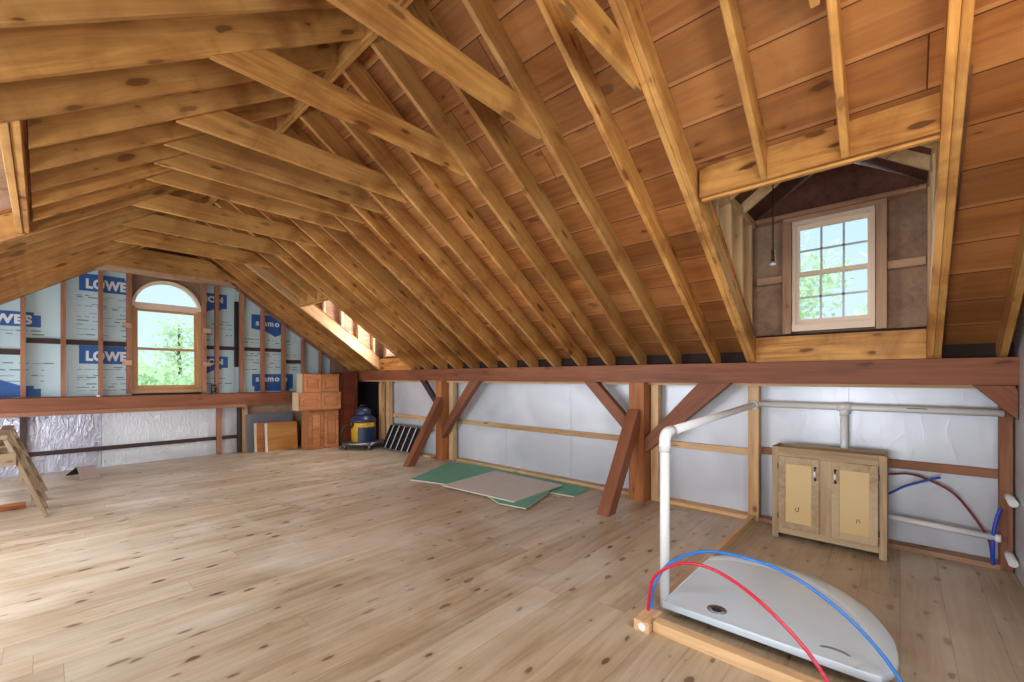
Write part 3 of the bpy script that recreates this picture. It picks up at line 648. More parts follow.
# ------------------------------------------------------------------ gable dormers
def dormer(y0, y1, lab, win):
    """side walls stand on the trimmers, window wall stands on the plate beam"""
    yc = (y0+y1)/2; zp = 2.93; W = 4.62
    xt = XR + (PB + DV - zp)/SL      # where the side plate meets the main roof
    for s, ys, sd in ((1, y1, 'left'), (-1, y0, 'right')):
        ya, yb = (ys, ys+.09) if s > 0 else (ys-.09, ys)
        g = 'dormer side studs'
        wbox('dormer_side_plate', PINE2, 3.15, W-.001, ya+.001, yb-.001, zp-.075, zp, 'x', label='top plate on the %s side wall of the %s dormer' % (sd, lab), cat='top plate')
        n = 0
        for x in (3.16, 3.50, 3.84, 4.18, 4.50):
            zb = top(x)+.02
            if zp-.08 - zb > .05:
                n += 1
                wbox('dormer_side_stud', PINE2, x-.019, x+.019, ya+.001, yb-.001, zb, zp-.076, 'z', label='side wall stud on the %s of the %s dormer, %s from the roof' % (sd, lab, ORD[n-1]), cat='wall stud')
        xs0 = XR + (PB+DV-zp)/SL
        b = MB().prism([(xs0, zp), (4.80, zp), (4.80, top(4.8)-.0)], (yb+.002 if s > 0 else ya-.02), (yb+.02 if s > 0 else ya-.002))
        b.build('wall_dormer_side', PLY, kind='structure')
    # window wall sheathing with opening
    wy0, wy1, wz0, wz1 = yc-.285, yc+.295, 1.85, 2.845
    b = MB(); X0, X1 = 4.745, 4.76
    b.box(X0, X1, y0-.09, wy0, 1.50, zp).box(X0, X1, wy1, y1+.09, 1.50, zp).box(X0, X1, wy0, wy1, 1.50, wz0).box(X0, X1, wy0, wy1, wz1, zp)
    b.build('wall_dormer', PLY, kind='structure')
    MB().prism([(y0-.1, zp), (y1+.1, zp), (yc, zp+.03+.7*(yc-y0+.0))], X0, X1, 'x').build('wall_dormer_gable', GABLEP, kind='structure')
    # framing of the window wall
    wbox('dormer_sill_board', PINE, W, W+.038, y0+.001, y1-.001, 1.567, 1.80, 'y', label='knotty pine board under the window of the %s dormer' % lab, cat='board')
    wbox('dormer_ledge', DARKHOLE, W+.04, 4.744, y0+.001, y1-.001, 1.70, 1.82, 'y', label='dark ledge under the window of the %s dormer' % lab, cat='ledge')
    wbox('dormer_top_plate', DUSTY, W, 4.744, y0+.001, y1-.001, zp-.038, zp, 'y', label='plate across the top of the window wall of the %s dormer' % lab, cat='top plate')
    wbox('dormer_window_header', DUSTY, W+.03, 4.744, wy0-.075, wy1+.075, wz1+.004, zp-.039, 'y', label='header board over the window of the %s dormer' % lab, cat='header')
    for yy, w in ((wy0-.075, .07), (wy1+.005, .07)):
        sd = 'right' if yy < yc else 'left'
        wbox('dormer_window_stud', DUSTY, W+.0, 4.744, yy, yy+w, 1.822, wz1+.002, 'z', label='stud on the %s side of the %s dormer window' % (sd, lab), cat='wall stud')
    for a, c_, sd in ((y0+.002, wy0-.077, 'right'), (wy1+.077, y1-.003, 'left')):
        wbox('dormer_blocking', DUSTY, W+.04, 4.744, a, c_, 2.31, 2.375, 'y', label='blocking piece %s of the %s dormer window' % (sd, lab), cat='blocking')
    wbox('dormer_corner_stud', STUD, W, 4.744, y1-.04, y1-.001, 1.822, zp-.076, 'z', label='left corner stud of the %s dormer window wall' % lab, cat='wall stud') if False else None
    # dormer roof
    for s in (1, -1):
        ye = yc + s*(y1-yc+.12)
        zr = zp-.05 + DV + .7*(y1-yc+.0) ; run = abs(ye-yc)
        def P(x, yy, zz): return (x, yy, zz)
        zR = 3.30+.105; ze = zR - .7*run
        b = MB(); x_r = XR+(PB+DV-zR)/SL; x_e = XR+(PB+DV-ze)/SL
        v = [(x_r, yc, zR), (4.80, yc, zR), (4.80, ye, ze), (x_e, ye, ze)]
        lo = [b.bm.verts.new(p) for p in v]; hi = [b.bm.verts.new((p[0], p[1], p[2]+.02)) for p in v]
        b.bm.faces.new(lo); b.bm.faces.new(hi[::-1])
        for i in range(4): b.bm.faces.new((lo[i], hi[i], hi[(i+1) % 4], lo[(i+1) % 4]))
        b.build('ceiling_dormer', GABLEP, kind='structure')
        n = 0
        for x in (3.8, 4.2):
            n += 1
            zb = lambda q: 3.30 - .7*abs(q-yc)
            yi = yc+s*.012; yo = yc+s*(y1-yc+.08)
            bb = MB().prism([(yi, zb(yi)), (yo, zb(yo)), (yo, zb(yo)+.10), (yi, zb(yi)+.10)], x, x+.036, 'x')
            bb.build('dormer_rafter', PINE2, label='small rafter on the %s slope of the %s dormer, %s from inside' % ('left' if s > 0 else 'right', lab, ORD[n-1]), cat='rafter', recenter=True)
    wbox('dormer_ridge', PINE2, XR+(PB+DV-3.28)/SL, 4.744, yc-.01, yc+.01, 3.31, 3.395, 'x', label='ridge board of the %s dormer' % lab, cat='ridge board')
    # double hung window
    w = empty('window_%d' % win, (0, 0, 0), kind='structure'); w['label'] = 'double hung window of the %s dormer with twelve panes' % lab
    xi = 4.635
    f = MB()
    f.box(xi, 4.78, wy0, wy0+.026, wz0, wz1).box(xi, 4.78, wy1-.026, wy1, wz0, wz1).box(xi, 4.78, wy0+.026, wy1-.026, wz1-.03, wz1).box(xi-.02, 4.78, wy0-.0, wy1+.0, wz0-.01, wz0+.05)
    f.build('window_frame', WWOOD, w)
    zm = 2.365; a, b_ = wy0+.026, wy1-.026
    for nm, z0, z1, x in (('lower_sash', wz0+.05, zm+.018, xi+.035), ('upper_sash', zm-.018, wz1-.03, xi+.07)):
        t = .024; sa = MB().box(x, x+.03, a, a+t, z0, z1).box(x, x+.03, b_-t, b_, z0, z1).box(x, x+.03, a+t, b_-t, z0, z0+(.05 if nm[0] == 'l' else .036)).box(x, x+.03, a+t, b_-t, z1-.036, z1)
        so = sa.build(nm, WWOOD, w)
        MB().box(x+.012, x+.016, a+t, b_-t, z0+.036, z1-.036).build('pane', GLASS, so)
        m = MB(); zl = z0+(.05 if nm[0] == 'l' else .036); zh = z1-.036
        for q in (1, 2): yy = a+t+(b_-a-2*t)*q/3; m.box(x+.005, x+.022, yy-.008, yy+.008, zl, zh)
        m.box(x+.005, x+.022, a+t, b_-t, (zl+zh)/2-.008, (zl+zh)/2+.008)
        m.build('muntin_grid', MUNT, so)
dormer(D1[0], D1[1], 'near', 2)
dormer(D2[0], D2[1], 'far', 4)
# left dormer: plain shed dormer, its window side lies outside the picture
for s, y in ((-1, DL[0]-.09), (1, DL[1]+.001+.04)):
    MB().prism([(-.15, top(-.15)), (-1.75, top(-1.75)), (-1.75, 2.75), (-.15, 3.05)], y, y+.05).build('wall_dormer_side', PLY, kind='structure')
MB().box(-1.77, -1.75, DL[0]-.09, DL[1]+.09, 1.5, 2.75).build('wall_dormer', PLY, kind='structure')
MB().prism([(-.10, 3.02), (-1.77, 2.70), (-1.77, 2.72), (-.10, 3.04)], DL[0]-.1, DL[1]+.1).build('ceiling_dormer', PLY, kind='structure')

# hanging lamp socket on a cord in the near dormer
s = empty('hanging_lamp_socket', (4.0, .765, 2.352), label='chrome lamp socket hanging on a dark cord in the near dormer', cat='lamp socket')
MB().tube([(0, 0, .1), (0, 0, .66)], .005, 8).build('cord', DARKHOLE, s, label='thin dark cord')
MB().lathe([(.008, .11), (.013, .09), (.016, .03), (.018, .01), (.022, 0)], seg=16).build('socket', CHROME, s)
MB().lathe([(.02, -.018), (.022, -.012), (.018, -.001)], seg=16).build('socket_rim', WHITE, s)

# ------------------------------------------------------------------ plumbing
def elbow(p, a, b, r=.07, n=8):
    """points of a rounded corner at p between directions a (coming from) and b (going to)"""
    p, a, b = Vector(p), Vector(a).normalized(), Vector(b).normalized(); out = []
    for i in range(n+1):
        t = i/n; out.append(p + a*r*(1-t)**2 + b*r*t**2)
    return out
# standing drain pipe with elbow and sloping arm to the wall
PX, PY = 2.605, 1.083
pp = empty('drain_pipe', (PX, PY, 0), label='tall white plastic drain pipe standing on the floor, bent toward the knee wall', cat='pipe')
AR = Vector((4.69-PX, -.03, 1.155-1.075))
ard = AR.normalized()
MB().tube([(0, 0, .0), (0, 0, .99)], .029, 20).build('riser', WHITE, pp)
MB().tube([(0, 0, .96)] + elbow((0, 0, 1.075), (0, 0, -1), ard, .06) + [Vector((0, 0, 1.075))+ard*.11], .0345, 20).build('elbow_fitting', WHITE, pp)
MB().tube([Vector((0, 0, 1.075))+ard*.10, Vector((0, 0, 1.075))+AR*.99], .029, 20).build('sloping_arm', WHITE, pp)
MB().tube([Vector((0, 0, 1.075))+AR*.975, Vector((0, 0, 1.075))+AR*1.005], .036, 20).build('coupling', WHITE, pp)
vp = empty('vent_pipe', (4.71, .36, 1.16), label='long white plastic pipe running level along the knee wall above the vanity', cat='pipe')
MB().tube([(-.0, .66, 0), (0, -.92, 0)], .0275, 18).build('level_run', WHITE, vp)
MB().tube([(0, .05, 0), (0, -.05, 0)], .034, 18).tube([(0, 0, 0), (0, 0, -.075)], .034, 18).build('tee_fitting', WHITE, vp)
MB().tube([(0, 0, -.03), (0, 0, -.62)], .0275, 18).build('drop_leg', WHITE, vp)
MB().box(-.029, -.0265, -.52, -.40, .008, .014).build('print_mark', BLACK, vp)
wp = empty('waste_pipe', (4.71, 0, .25), label='short white plastic pipe low on the knee wall right of the vanity', cat='pipe')
MB().tube([(0, .3, .028), (0, -.525, -.008)], .024, 16).build('pipe_run', WHITE, wp)
MB().tube([(0, -.515, -.008), (0, -.545, -.0085)], .03, 16).build('end_coupling', WHITE, wp)
for z, lab in ((.56, 'upper white pipe stub on the near wall at the right edge'), (.14, 'lower white pipe stub on the near wall at the right edge')):
    MB().tube([(4.55, YN+.035, z-.02), (4.86, YN+.03, z)], .025, 14).build('pipe_stub', WHITE, label=lab, cat='pipe', recenter=True)

def spline(pts, n=14):
    P = [Vector(p) for p in pts]; P = [2*P[0]-P[1]] + P + [2*P[-1]-P[-2]]; out = []
    for i in range(1, len(P)-2):
        for j in range(n):
            t = j/n; a, b, c, d = P[i-1:i+3]
            out.append(.5*((2*b)+(c-a)*t+(2*a-5*b+4*c-d)*t*t+(3*b-a-3*c+d)*t**3))
    out.append(P[-2]); return out
def px(u, v, d):
    r = Vector((math.sin(YAW), math.cos(YAW), 0)) + Vector((math.cos(YAW), -math.sin(YAW), 0))*((u-U0)/F_PX) - Vector((0, 0, (v-V0)/F_PX))
    return Vector((0, 0, CAM_H)) + r*d
def tube_thing(name, pts, r, m, lab): return MB().tube(spline(pts), r, 12).build(name, m, label=lab, cat='water tube', recenter=True)
# the two arcs rise out of the curb corner and bow over the shower tray towards the camera
tube_thing('water_tube', [(2.385, 1.09, .03), (2.375, 1.08, .14), (2.37, 1.04, .28), (2.35, .88, .405), (2.31, .70, .435), (2.26, .50, .38), (2.21, .30, .25), (2.14, .16, .10), (2.10, .09, .012)], .0085, RED, 'bright red plastic tube arching over the shower tray')
tube_thing('water_tube', [(2.415, 1.08, .03), (2.43, 1.08, .17), (2.48, 1.0, .33), (2.56, .83, .42), (2.62, .62, .42), (2.62, .42, .39), (2.59, .22, .30), (2.53, .06, .18), (2.44, -.08, .012)], .0085, BLUE, 'bright blue plastic tube arching over the shower tray')
tube_thing('water_tube', [(4.80, .30, .585), (4.80, .068, .607), (4.79, -.043, .628), (4.79, -.15, .606), (4.78, -.291, .534), (4.78, -.372, .434), (4.77, -.451, .298), (4.76, -.495, .194), (4.755, -.51, .05)], .009, DKRED, 'dark red plastic tube curving down to the right of the vanity')
tube_thing('water_tube', [(4.745, .28, .33), (4.745, .068, .455), (4.745, -.031, .531), (4.745, -.15, .595), (4.745, -.236, .635)], .009, DKBLUE, 'short blue plastic tube rising to the right of the vanity')
tube_thing('water_tube', [(4.70, -.507, .045), (4.70, -.505, .20), (4.71, -.52, .35), (4.715, -.545, .46)], .012, DKBLUE, 'upright blue plastic tube end in the near right corner')

# ------------------------------------------------------------------ curb framing and shower tray
wbox('floor_curb', PINE2, 2.64, 4.74, 1.056, 1.10, 0, .062, 'x', label='pine curb board on the floor running from the pale stud to the pipe', cat='curb')
wbox('floor_curb', PINE2, 2.29, 2.355, -.55, 1.02, 0, .06, 'y', label='pine curb board on the floor along the front of the shower tray', cat='curb')
c = empty('curb_corner_block', (2.335, 1.06, 0), label='short pine block at the curb corner where the tubes come up', cat='block')
wbox('block', PINE2, -.085, .085, -.036, .055, 0, .06, 'x', parent=c)
MB().tube([(-.088, .005, .03), (-.0845, .005, .03)], .022, 16).build('white_cap', WHITE, c, label='white round cap')
# tray outline (corner entry, curved front), raised edge and sunken floor
TC = (2.485, 1.045)
out = [(2.485, 1.045), (3.20, 1.045), (3.36, 1.045)]
ctrl = [(3.36, 1.045, 0), (3.47, .93, 0), (3.52, .78, 0), (3.53, .62, 0), (3.47, .42, 0), (3.36, .27, 0), (3.18, .13, 0), (2.95, .035, 0), (2.78, .008, 0), (2.62, .012, 0), (2.50, .065, 0)]
cur = [(p.x, p.y) for p in spline(ctrl, 6)]
outline = [(2.485, 1.045), (2.80, 1.05), (3.1, 1.05)] + cur
cen = Vector((2.56, .97))
def inset(pts, f, dmin=.0): return [(cen.x+(x-cen.x)*f, cen.y+(y-cen.y)*f) for x, y in pts]
b = MB(); rings = []
for f, z in ((.99, .050), (1.0, .056), (1.0, .086), (.996, .089), (.915, .0882), (.905, .087), (.895, .0835), (.885, .083)):
    rings.append([b.bm.verts.new((x, y, z)) for x, y in inset(outline, f)])
for A, B in zip(rings, rings[1:]):
    for i in range(len(A)): b.bm.faces.new((A[i], A[(i+1) % len(A)], B[(i+1) % len(A)], B[i])).smooth = True
b.bm.faces.new(rings[-1]); b.bm.faces.new(rings[0][::-1])
tray = b.build('shower_tray', TRAYM, label='white curved front shower tray lying on the floor behind the curb', cat='shower tray')
ft = MB()
for x, y in ((2.6, .95), (3.25, .95), (3.35, .45), (2.62, .2), (2.95, .2), (2.6, .55)): ft.box(x-.03, x+.03, y-.03, y+.03, 0, .045)
ft.build('support_feet', DARKHOLE, tray)
dr = MB().lathe([(.052, .083), (.052, .086), (.046, .087), (.040, .085), (.028, .0845)], (2.612, .78), 28).build('drain', CHROME, tray)
MB().lathe([(.026, .0847), (.026, .0855), (.02, .086)], (2.612, .78), 20).build('drain_hole', BLACK, dr)
ell = lambda a, b_: [(2.60+b_*math.sin(math.pi*k/14), .235-a*math.cos(math.pi*k/14)) for k in range(15)]
MB().ring(ell(.062, .034), ell(.045, .012), .0831, .0842, 'z').build('printed_sticker', STEEL, tray, label='grey curved printed sticker')

# ------------------------------------------------------------------ vanity cabinet
v = empty('vanity_cabinet', (4.40, .848, 0), label='unfinished oak vanity cabinet without a top, two doors, against the knee wall', cat='cabinet')
v.rotation_euler = (0, 0, math.radians(-.6))
VW, VH, VD = .775, .808, .28      # local: x = depth into wall, y = 0 .. -VW
def vb(n, m, x0, x1, y0, y1, z0, z1, g='z', p=v, **k): return wbox(n, m, x0, x1, y0, y1, z0, z1, g, parent=p, **k)
body = MB(); body.box(.018, VD, -.018, 0, 0.0, VH, bev=.001).box(.018, VD, -VW, -VW+.018, 0.0, VH, bev=.001)
body.box(.02, VD-.01, -VW+.018, -.018, .06, .078).box(VD-.012, VD, -VW+.018, -.018, .05, VH-.10)
body.build('carcass', OAK, v)
vb('top_back_rail', OAK, VD-.03, VD-.0125, -VW+.018, -.018, VH-.045, VH, 'y'); 
vb('corner_block', CREAM, .02, .07, -.07, -.02, VH-.06, VH-.012, 'x'); vb('corner_block', BLACK, .03, .07, -VW+.02, -VW+.06, VH-.05, VH-.01, 'x')
vb('face_stile', OAK, 0, .018, -.048, 0, 0.0, VH); vb('face_stile', OAK, 0, .018, -VW, -VW+.048, 0.0, VH); vb('face_mullion', OAK, 0, .018, -VW/2-.045, -VW/2+.045, .105, VH-.085)
vb('top_rail', OAK, 0, .018, -VW+.048, -.048, VH-.085, VH, 'y'); vb('bottom_rail', OAK, 0, .018, -VW+.048, -.048, .045, .105, 'y')
for s, (ya, yb) in enumerate(((-.052, -VW/2+.042), (-VW/2-.042, -VW+.052))):
    y0, y1 = min(ya, yb), max(ya, yb); z0, z1 = .10, VH-.08
    dd = empty('door', (0, 0, 0)); dd.parent = v
    d = MB(); q = .052; d.box(-.019, -.001, y0, y0+q, z0, z1, bev=.002).box(-.019, -.001, y1-q, y1, z0, z1, bev=.002).box(-.018, -.001, y0+q, y1-q, z1-q-.01, z1, bev=.002).box(-.018, -.001, y0+q, y1-q, z0, z0+q+.005, bev=.002)
    bpy.data.objects.remove(dd)
    do = d.build('door', OAK, v)
    MB().box(-.012, -.003, y0+q, y1-q, z0+q, z1-q).build('door_panel', MAPLE, do, label='smooth pale yellow panel')
    yh = y0+.026 if s == 0 else y1-.026; zh = z1-.12
    hd = MB().tube([(-.02, yh, zh+.05), (-.04, yh, zh+.035), (-.045, yh, zh+.02)], .005, 8).tube([(-.02, yh, zh-.05), (-.04, yh, zh-.035), (-.045, yh, zh-.02)], .005, 8)
    hd.lathe([(.009, zh+.043), (.009, zh+.057)], (-.022, yh), 10).lathe([(.009, zh-.057), (.009, zh-.043)], (-.022, yh), 10)
    hd.build('handle', BLACK, do, label='dark metal pull')
    MB().tube([(-.045, yh, zh-.024), (-.045, yh, zh-.012), (-.045, yh, zh+.012), (-.045, yh, zh+.024)], [.006, .009, .009, .006], 12).build('handle_grip', WHITE, do, label='white porcelain grip')
    hx = y1+.004 if s == 0 else y0-.004
    for z in (z0+.1, z1-.09): MB().box(-.016, -.001, hx-.004, hx+.004, z-.022, z+.022).build('hinge', BLACK, do)
    km = MB(); yy = (y0+y1)/2 + (.01 if s == 0 else -.02); zz = z0+.17
    km.tube([(-.0122, yy-.012, zz+.03), (-.0122, yy-.014, zz), (-.0122, yy, zz-.012), (-.0122, yy+.012, zz-.002), (-.0122, yy+.008, zz+.02)] if s == 0 else [(-.0122, yy-.018, zz-.01), (-.0122, yy-.008, zz+.015), (-.0122, yy+.004, zz+.01), (-.0122, yy+.003, zz-.015)], .0025, 6).build('knot_mark', DARKHOLE, do)

# ------------------------------------------------------------------ green and grey wallboard pieces on the floor
def slab(name, poly, z0, z1, m, lab, facecol=None, tilt=None):
    t = empty(name, (poly[0][0], poly[0][1], z0), label=lab, cat='wallboard')
    pts = [(x-poly[0][0], y-poly[0][1]) for x, y in poly]
    MB().prism(pts, 0, z1-z0-.002, 'z').build('gypsum_core', GYPS, t)
    MB().prism(pts, z1-z0-.002, z1-z0, 'z').build('paper_face', m, t)
    if tilt: t.rotation_euler = tilt
    return t
slab('wallboard_sheet', [(3.42, 5.02), (4.60, 5.56), (4.70, 5.0), (4.70, 4.22), (3.66, 4.22)], .0, .013, GREEN, 'green wallboard piece lying at the far left of the floor pile', )
slab('wallboard_sheet', [(4.05, 4.215), (4.70, 4.215), (4.70, 2.93), (4.24, 2.86)], 0, .013, GREEN, 'long green wallboard strip along the knee wall, end beside the near prop')
slab('wallboard_sheet', [(3.64, 3.9), (4.2, 3.9), (4.2, 3.2), (4.04, 3.12), (3.47, 2.95), (3.41, 3.30), (3.60, 3.75)], .014, .027, GREEN, 'green wallboard piece sticking out under the grey square board')
slab('wallboard_square', [(3.45, 4.34), (4.52, 4.44), (4.50, 3.21), (3.53, 3.18)], .028, .041, GREYB, 'square grey wallboard lying on top of the green pieces')

# ------------------------------------------------------------------ stacked kitchen cabinets in the far corner
def kcab(name, x0, x1, y0, depth, z0, z1, doors, lab, m=CAB, side=None, arch=True, rz=0):
    t = empty(name, (x0, y0, z0), rz, label=lab, cat='cabinet')
    W, H = x1-x0, z1-z0
    MB().box(0, W, .02, depth, 0, H, bev=.002).build('carcass', side or m, t, label='pale unfinished cabinet sides' if side else None)
    fr = MB(); s = .035
    fr.box(0, s, 0, .0195, 0, H).box(W-s, W, 0, .0195, 0, H).box(s, W-s, 0, .0195, 0, s).box(s, W-s, 0, .0195, H-s, H); fr.build('face_frame', m, t)
    n = doors; g = .012; dw = (W-2*g-(n-1)*g)/n
    for i in range(n):
        a = g+i*(dw+g); c_ = a+dw; zt, zb = H-g, g; q = min(.055, dw*.2)
        d = MB().box(a, a+q, -.02, -.001, zb, zt, bev=.002).box(c_-q, c_, -.02, -.001, zb, zt, bev=.002).box(a+q, c_-q, -.02, -.001, zb, zb+q)
        arcw = [(a+q+(c_-a-2*q)*k/10, zt-q-(.035*(1-math.sin(math.pi*k/10)) if arch else 0)) for k in range(11)]
        d.prism([(a+q, zt)] + arcw + [(c_-q, zt)], -.02, -.001)
        do = d.build('door', m, t)
        p0, p1 = a+q, c_-q
        MB().box(p0, p1, -.006, -.0012, zb+q, zt-q+.0).build('door_panel', m, do)
        if p1-p0 > .07 and zt-zb-2*q > .1:
            arc2 = [(p1-.022-(p1-p0-.044)*k/10, zt-q-.022-(.035*(1-math.sin(math.pi*k/10)) if arch else 0)) for k in range(11)]
            MB().prism([(p0+.022, zb+q+.022), (p1-.022, zb+q+.022)] + arc2, -.016, -.006).build('raised_field', m, do)
    return t
kcab('base_cabinet', 3.49, 4.11, 8.56, .30, 0, .775, 2, 'cherry base cabinet standing on the floor at the bottom of the stack')
kcab('wall_cabinet', 3.30, 4.13, 8.50, .32, .777, 1.125, 2, 'middle cherry cabinet lying on the base cabinet, pale left side', side=CREAM)
kcab('wall_cabinet', 3.38, 4.10, 8.52, .30, 1.127, 1.49, 2, 'topmost cherry cabinet of the stack with arched doors', side=CREAM)
kcab('tall_cabinet', 4.15, 4.56, 8.62, .28, 0, 1.53, 1, 'tall dark cherry cabinet right of the cabinet stack', m=CABD)

# leaning boards left of the cabinets
def lean(name, x0, x1, yb, h, th, back, m, lab, cat='board', edge=None):
    t = empty(name, (x0, yb, 0), label=lab, cat=cat); a = math.asin(back/h)
    t.rotation_euler = (-a, 0, 0)
    MB().box(0, x1-x0, 0, th, 0, h, bev=.002).build('panel', m, t)
    if edge: MB().box(-.03, -.001, -.002, th+.03, 0, h, bev=.002).build('edge_strip', edge, t, label='pale edge strip')
    return t
lean('leaning_grey_panel', 2.62, 3.46, 9.16, .72, .03, .07, GREYS, 'large grey panel leaning on the far wall behind the honey board', 'panel')
lean('leaning_cabinet_side', 2.75, 3.38, 9.04, .55, .03, .05, POST, 'narrow brown board leaning in front of the grey panel', 'board', CREAM)
lean('leaning_plywood', 2.91, 3.46, 8.96, .54, .02, .05, OSB, 'honey coloured plywood board leaning left of the cherry cabinets', 'board', WHITE)

# ------------------------------------------------------------------ shop vacuum on its dolly
d = empty('rolling_dolly', (4.36, 8.02, 0), math.radians(35), label='grey plastic rolling dolly under the shop vacuum', cat='dolly')
MB().prism([(-.30, -.22), (-.22, -.30), (.22, -.30), (.30, -.22), (.30, .22), (.22, .30), (-.22, .30), (-.30, .22)], .09, .135, 'z').build('platform', GREYS, d)
MB().tube([(-.28, -.30, .12), (.28, -.30, .12)], .028, 10).tube([(-.31, -.27, .12), (-.31, .27, .12)], .028, 10).build('rim_bumper', STEEL, d)
for x in (-.25, .25):
    for y in (-.25, .25):
        w = MB().tube([(x-.014, y, .032), (x+.014, y, .032)], .032, 14).build('caster_wheel', BLACK, d)
        MB().box(x-.022, x+.022, y-.012, y+.012, .045, .092).build('caster_fork', STEEL, w)
vc = empty('shop_vacuum', (4.36, 8.02, .1355), math.radians(8), label='yellow and navy shop vacuum standing on the grey dolly', cat='vacuum cleaner')
MB().lathe([(.20, 0), (.225, .02), (.235, .34), (.24, .40)], seg=36).build('drum', YELLOW, vc, label='yellow drum')
MB().lathe([(.25, .395), (.255, .42), (.24, .46), (.17, .52), (.15, .53)], seg=36).build('lid', NAVY, vc)
MB().lathe([(.15, .525), (.155, .56), (.14, .63), (.09, .675), (.03, .685)], seg=28).build('motor_head', NAVY, vc)
MB().tube([(-.09, 0, .66), (-.06, 0, .72), (.06, 0, .72), (.09, 0, .66)], .013, 10).build('carry_handle', BLACK, vc)
tb = MB()
n = 22
angs = [math.radians(-150 + 150*i/n) for i in range(n+1)]
tb.ring([(.252*math.cos(a), .252*math.sin(a)) for a in angs], [(.2365*math.cos(a), .2365*math.sin(a)) for a in angs], .015, .30, 'z'); tb.build('navy_band', NAVY, vc, label='navy wraparound panel')
for s_ in (-1, 1): MB().box(s_*.245-.012, s_*.245+.012, -.03, .03, .33, .42, bev=.004).build('latch', BLACK, vc)
MB().tube(spline([(-.25, 0, .30), (-.36, .05, .34), (-.42, .10, .2), (-.40, .12, .03), (-.36, -.02, .02)]), .022, 10).build('hose', BLACK, vc, label='black hose')

# ------------------------------------------------------------------ ladder lying on its side against the knee wall
L = empty('step_ladder', (4.56, 7.66, 0), label='dark step ladder lying on its side against the knee wall behind the far prop', cat='ladder')
L.rotation_euler = (0, math.radians(18), 0)
MB().box(0, .03, -1.30, .0, 0, .035, bev=.003).build('lower_rail', STEEL, L)
MB().box(0, .03, -1.36, -.15, .50, .535, bev=.003).build('upper_rail', STEEL, L)
MB().box(.055, .07, -1.25, .0, .02, .05).box(.055, .07, -1.30, -.15, .47, .50).build('rear_rail', BLACK, L)
for i in range(6):
    y = -.10-i*.19
    st = MB().prism([(y, .036), (y+.135, .036), (y+.035, .499), (y-.10, .499)], .012, .06, 'x').build('tread', BLACK, L)
    MB().prism([(y-.001, .036), (y+.018, .036), (y-.082, .499), (y-.101, .499)], .005, .0118, 'x').build('tread_edge', WHITE, st, label='light metal edge')
MB().box(4.60, 4.74, 6.10, 6.35, 0, .03, bev=.003).build('scrap_block', PINE2, label='small wood scrap on the floor between the far prop and post', cat='scrap', recenter=True)

# ------------------------------------------------------------------ trestles at the left edge
def sawhorse(x, y0, y1, h, lab, m=TRES, spread=.30):
    t = empty('sawhorse', (x, y0, 0), label=lab, cat='sawhorse')
    wbox('top_beam', m, -.045, .045, -.06, (y1-y0)+.06, h-.04, h+.0, 'y', parent=t)
    for s in (1, -1):
        for y in (0, y1-y0):
            member('leg', m, (s*spread, y, .004), (s*.03, y, h-.045), .085, .032, (1, 0, 0), parent=t)
        for q in (.22, .50, .78):
            xx = s*(spread + (.03-spread)*q) - s*.035
            member('side_slat', m, (xx, -.03, h*q), (xx, y1-y0+.03, h*q), .022, .07, (0, 0, 1), parent=t)
    for y in (0, y1-y0):
        member('gusset', m, (-.10, y-.055, h*.72), (.10, y-.055, h*.72), .02, .12, (0, 0, 1), parent=t)
    return t
sawhorse(-.27, 6.46, 6.90, .86, 'pale wooden sawhorse at the left edge, the nearer one')
sawhorse(-.27, 7.35, 7.95, .84, 'pale wooden sawhorse at the left edge, the farther one')
wbox('floor_plank', POST, -.9, -.12, 7.02, 7.16, 0, .05, 'x', label='orange brown plank on the floor among the sawhorses', cat='plank')
w = empty('tent_panel', (.43, 8.55, 0), label='small dull brown folded panel standing tented by the foil wall', cat='panel')
MB().prism([(-.30, .0), (-.28, 0), (.0, .20), (-.0, .22)], -.12, .12, 'x') if False else None
b = MB(); 
def quad(b, P, th):
    P = [Vector(p) for p in P]; nrm = (P[1]-P[0]).cross(P[3]-P[0]).normalized()*th
    A = [b.bm.verts.new(p) for p in P]; B = [b.bm.verts.new(p+nrm) for p in P]; b.bm.faces.new(A); b.bm.faces.new(B[::-1])
    for i in range(4): b.bm.faces.new((A[i], B[i], B[(i+1) % 4], A[(i+1) % 4]))
quad(b, [(-.07, -.2, 0), (.13, -.2, 0), (.09, .10, .14), (-.10, .10, .14)], .012); b.build('front_leaf', WEDGE, w)
b = MB(); quad(b, [(-.10, .112, .14), (.09, .112, .14), (.09, .30, 0.01), (-.20, .30, 0.01)], .012); b.build('rear_leaf', DARKHOLE, w)

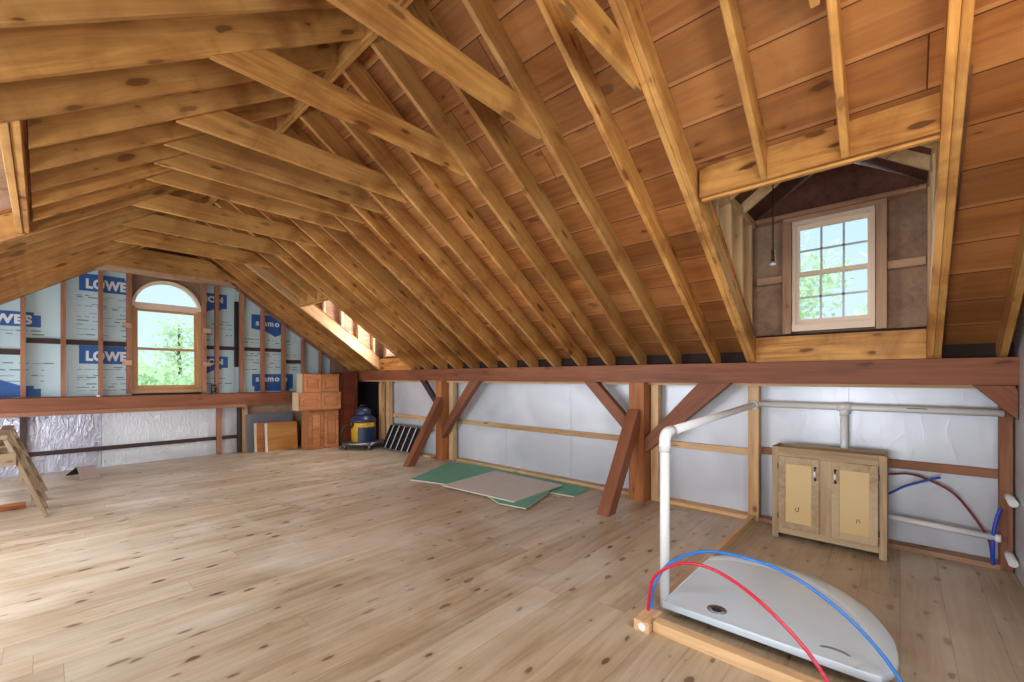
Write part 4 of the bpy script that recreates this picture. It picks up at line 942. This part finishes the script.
# ------------------------------------------------------------------ outside
MB().box(-80, 100, -60, 120, -3.6, -3.5).build('ground', GROUND, kind='structure')
def tree(x, y, h, r, n, size, m, lab, name='tree', dens=.5, conical=False, z0=-3.5, seed=1):
    t = empty(name, (x, y, z0), label=lab, cat='tree', group='trees outside the windows')
    R = random.Random(seed); H = h - z0
    MB().tube([(0, 0, 0), (.1, .05, H*.5), (0, 0, H*.97)], [.2, .12, .03], 8).build('trunk', BARK, t)
    b = MB(); br = MB(); clumps = []
    for i in range(34):
        a = R.uniform(0, 6.283); f = R.uniform(.35, 1.0); rr = r*R.uniform(.3, 1)*((1.05-f) if conical else math.sqrt(max(.05, 1-(2*(f-.62)/.8)**2)))
        c = Vector((rr*math.cos(a), rr*math.sin(a), H*f)); clumps.append(c)
        if i < 26: br.tube([(0, 0, c.z-.4*rr-.2), c], [.04, .012], 5)
    br.build('branches', BARK, t)
    for i in range(n):
        c = R.choice(clumps); p = c + Vector((R.gauss(0, dens), R.gauss(0, dens), R.gauss(0, dens*.55)))
        u = Vector((R.gauss(0, 1), R.gauss(0, 1), R.gauss(0, 1))).normalized(); v_ = u.orthogonal().normalized()*size*.5; u = u*size
        b.bm.faces.new([b.bm.verts.new(p-u), b.bm.verts.new(p+v_), b.bm.verts.new(p+u), b.bm.verts.new(p-v_)])
    f = b.build('foliage', m, t); f['kind'] = 'stuff'
tree(5.0, 29, 4.3, 1.1, 900, .16, LEAF2, 'slender tree with a bare pole top seen through the arched window', dens=.55, conical=True, seed=3)
tree(2.0, 24, 1.3, 2.2, 7000, .2, LEAF, 'round leafy tree filling the lower left of the arched window', dens=.8, seed=4)
tree(6.9, 25, 1.2, 2.2, 7000, .2, LEAF, 'round leafy tree filling the lower right of the arched window', dens=.8, seed=5)
tree(4.4, 36, 1.5, 4.5, 6000, .26, LEAF, 'broad leafy tree behind the others beyond the arched window', dens=1.1, seed=6)
tree(12.6, 2.2, 4.6, 2.2, 8000, .10, LEAF2, 'pale leafy tree close outside the near dormer window, left one', dens=.5, seed=8)
tree(14.5, -.9, 5.0, 2.3, 8000, .10, LEAF2, 'pale leafy tree close outside the near dormer window, right one', dens=.5, seed=9)

# ------------------------------------------------------------------ group phrases of the repeats
GR = {'gable_stud': 'brown studs of the far gable', 'window_stud': 'studs beside the arched window', 'shim_block': 'blocks nailed beside the arched window', 'dark_girt': 'dark girts across the blue foam',
      'foam_board': 'blue foam boards of the far gable', 'foil_sheet': 'foil sheets below the gable beam', 'lower_post': 'lower posts under the gable beam', 'low_girt': 'dark low girts across the foil',
      'foil_board': 'silvery boards of the right knee wall', 'knee_wall_stud': 'studs of the right knee wall', 'knee_wall_girt': 'girts of the right knee wall', 'bottom_plate': 'bottom plates of the right knee wall',
      'timber_post': 'fir timber posts', 'knee_brace': 'braces under the plate beam', 'leaning_prop': 'props leaning on the timber posts', 'collar_tie': 'collar ties under the ridge', 'water_tube': 'plastic water tubes',
      'floor_curb': 'curb boards round the shower tray', 'wallboard_sheet': 'green wallboard pieces on the floor', 'wall_cabinet': 'stacked cherry cabinets', 'sawhorse': 'sawhorses at the left edge',
      'pipe_stub': 'pipe stubs on the near wall', 'dormer_header': 'headers of the dormer openings', 'dormer_side_stud': 'side wall studs of the dormers', 'dormer_side_plate': 'side plates of the dormers',
      'dormer_window_stud': 'studs beside the dormer windows', 'dormer_blocking': 'blocking beside the dormer windows', 'dormer_rafter': 'small rafters of the dormers'}
for o in COL.objects:
    if o.parent or 'category' not in o or 'group' in o: continue
    n = o.name.split('.')[0]
    if n == 'rafter': o['group'] = 'rafters of the left roof slope' if 'left side' in o['label'] and 'opening' not in o['label'] or 'left dormer' in o['label'] else 'rafters of the right roof slope'
    elif n in GR: o['group'] = GR[n]
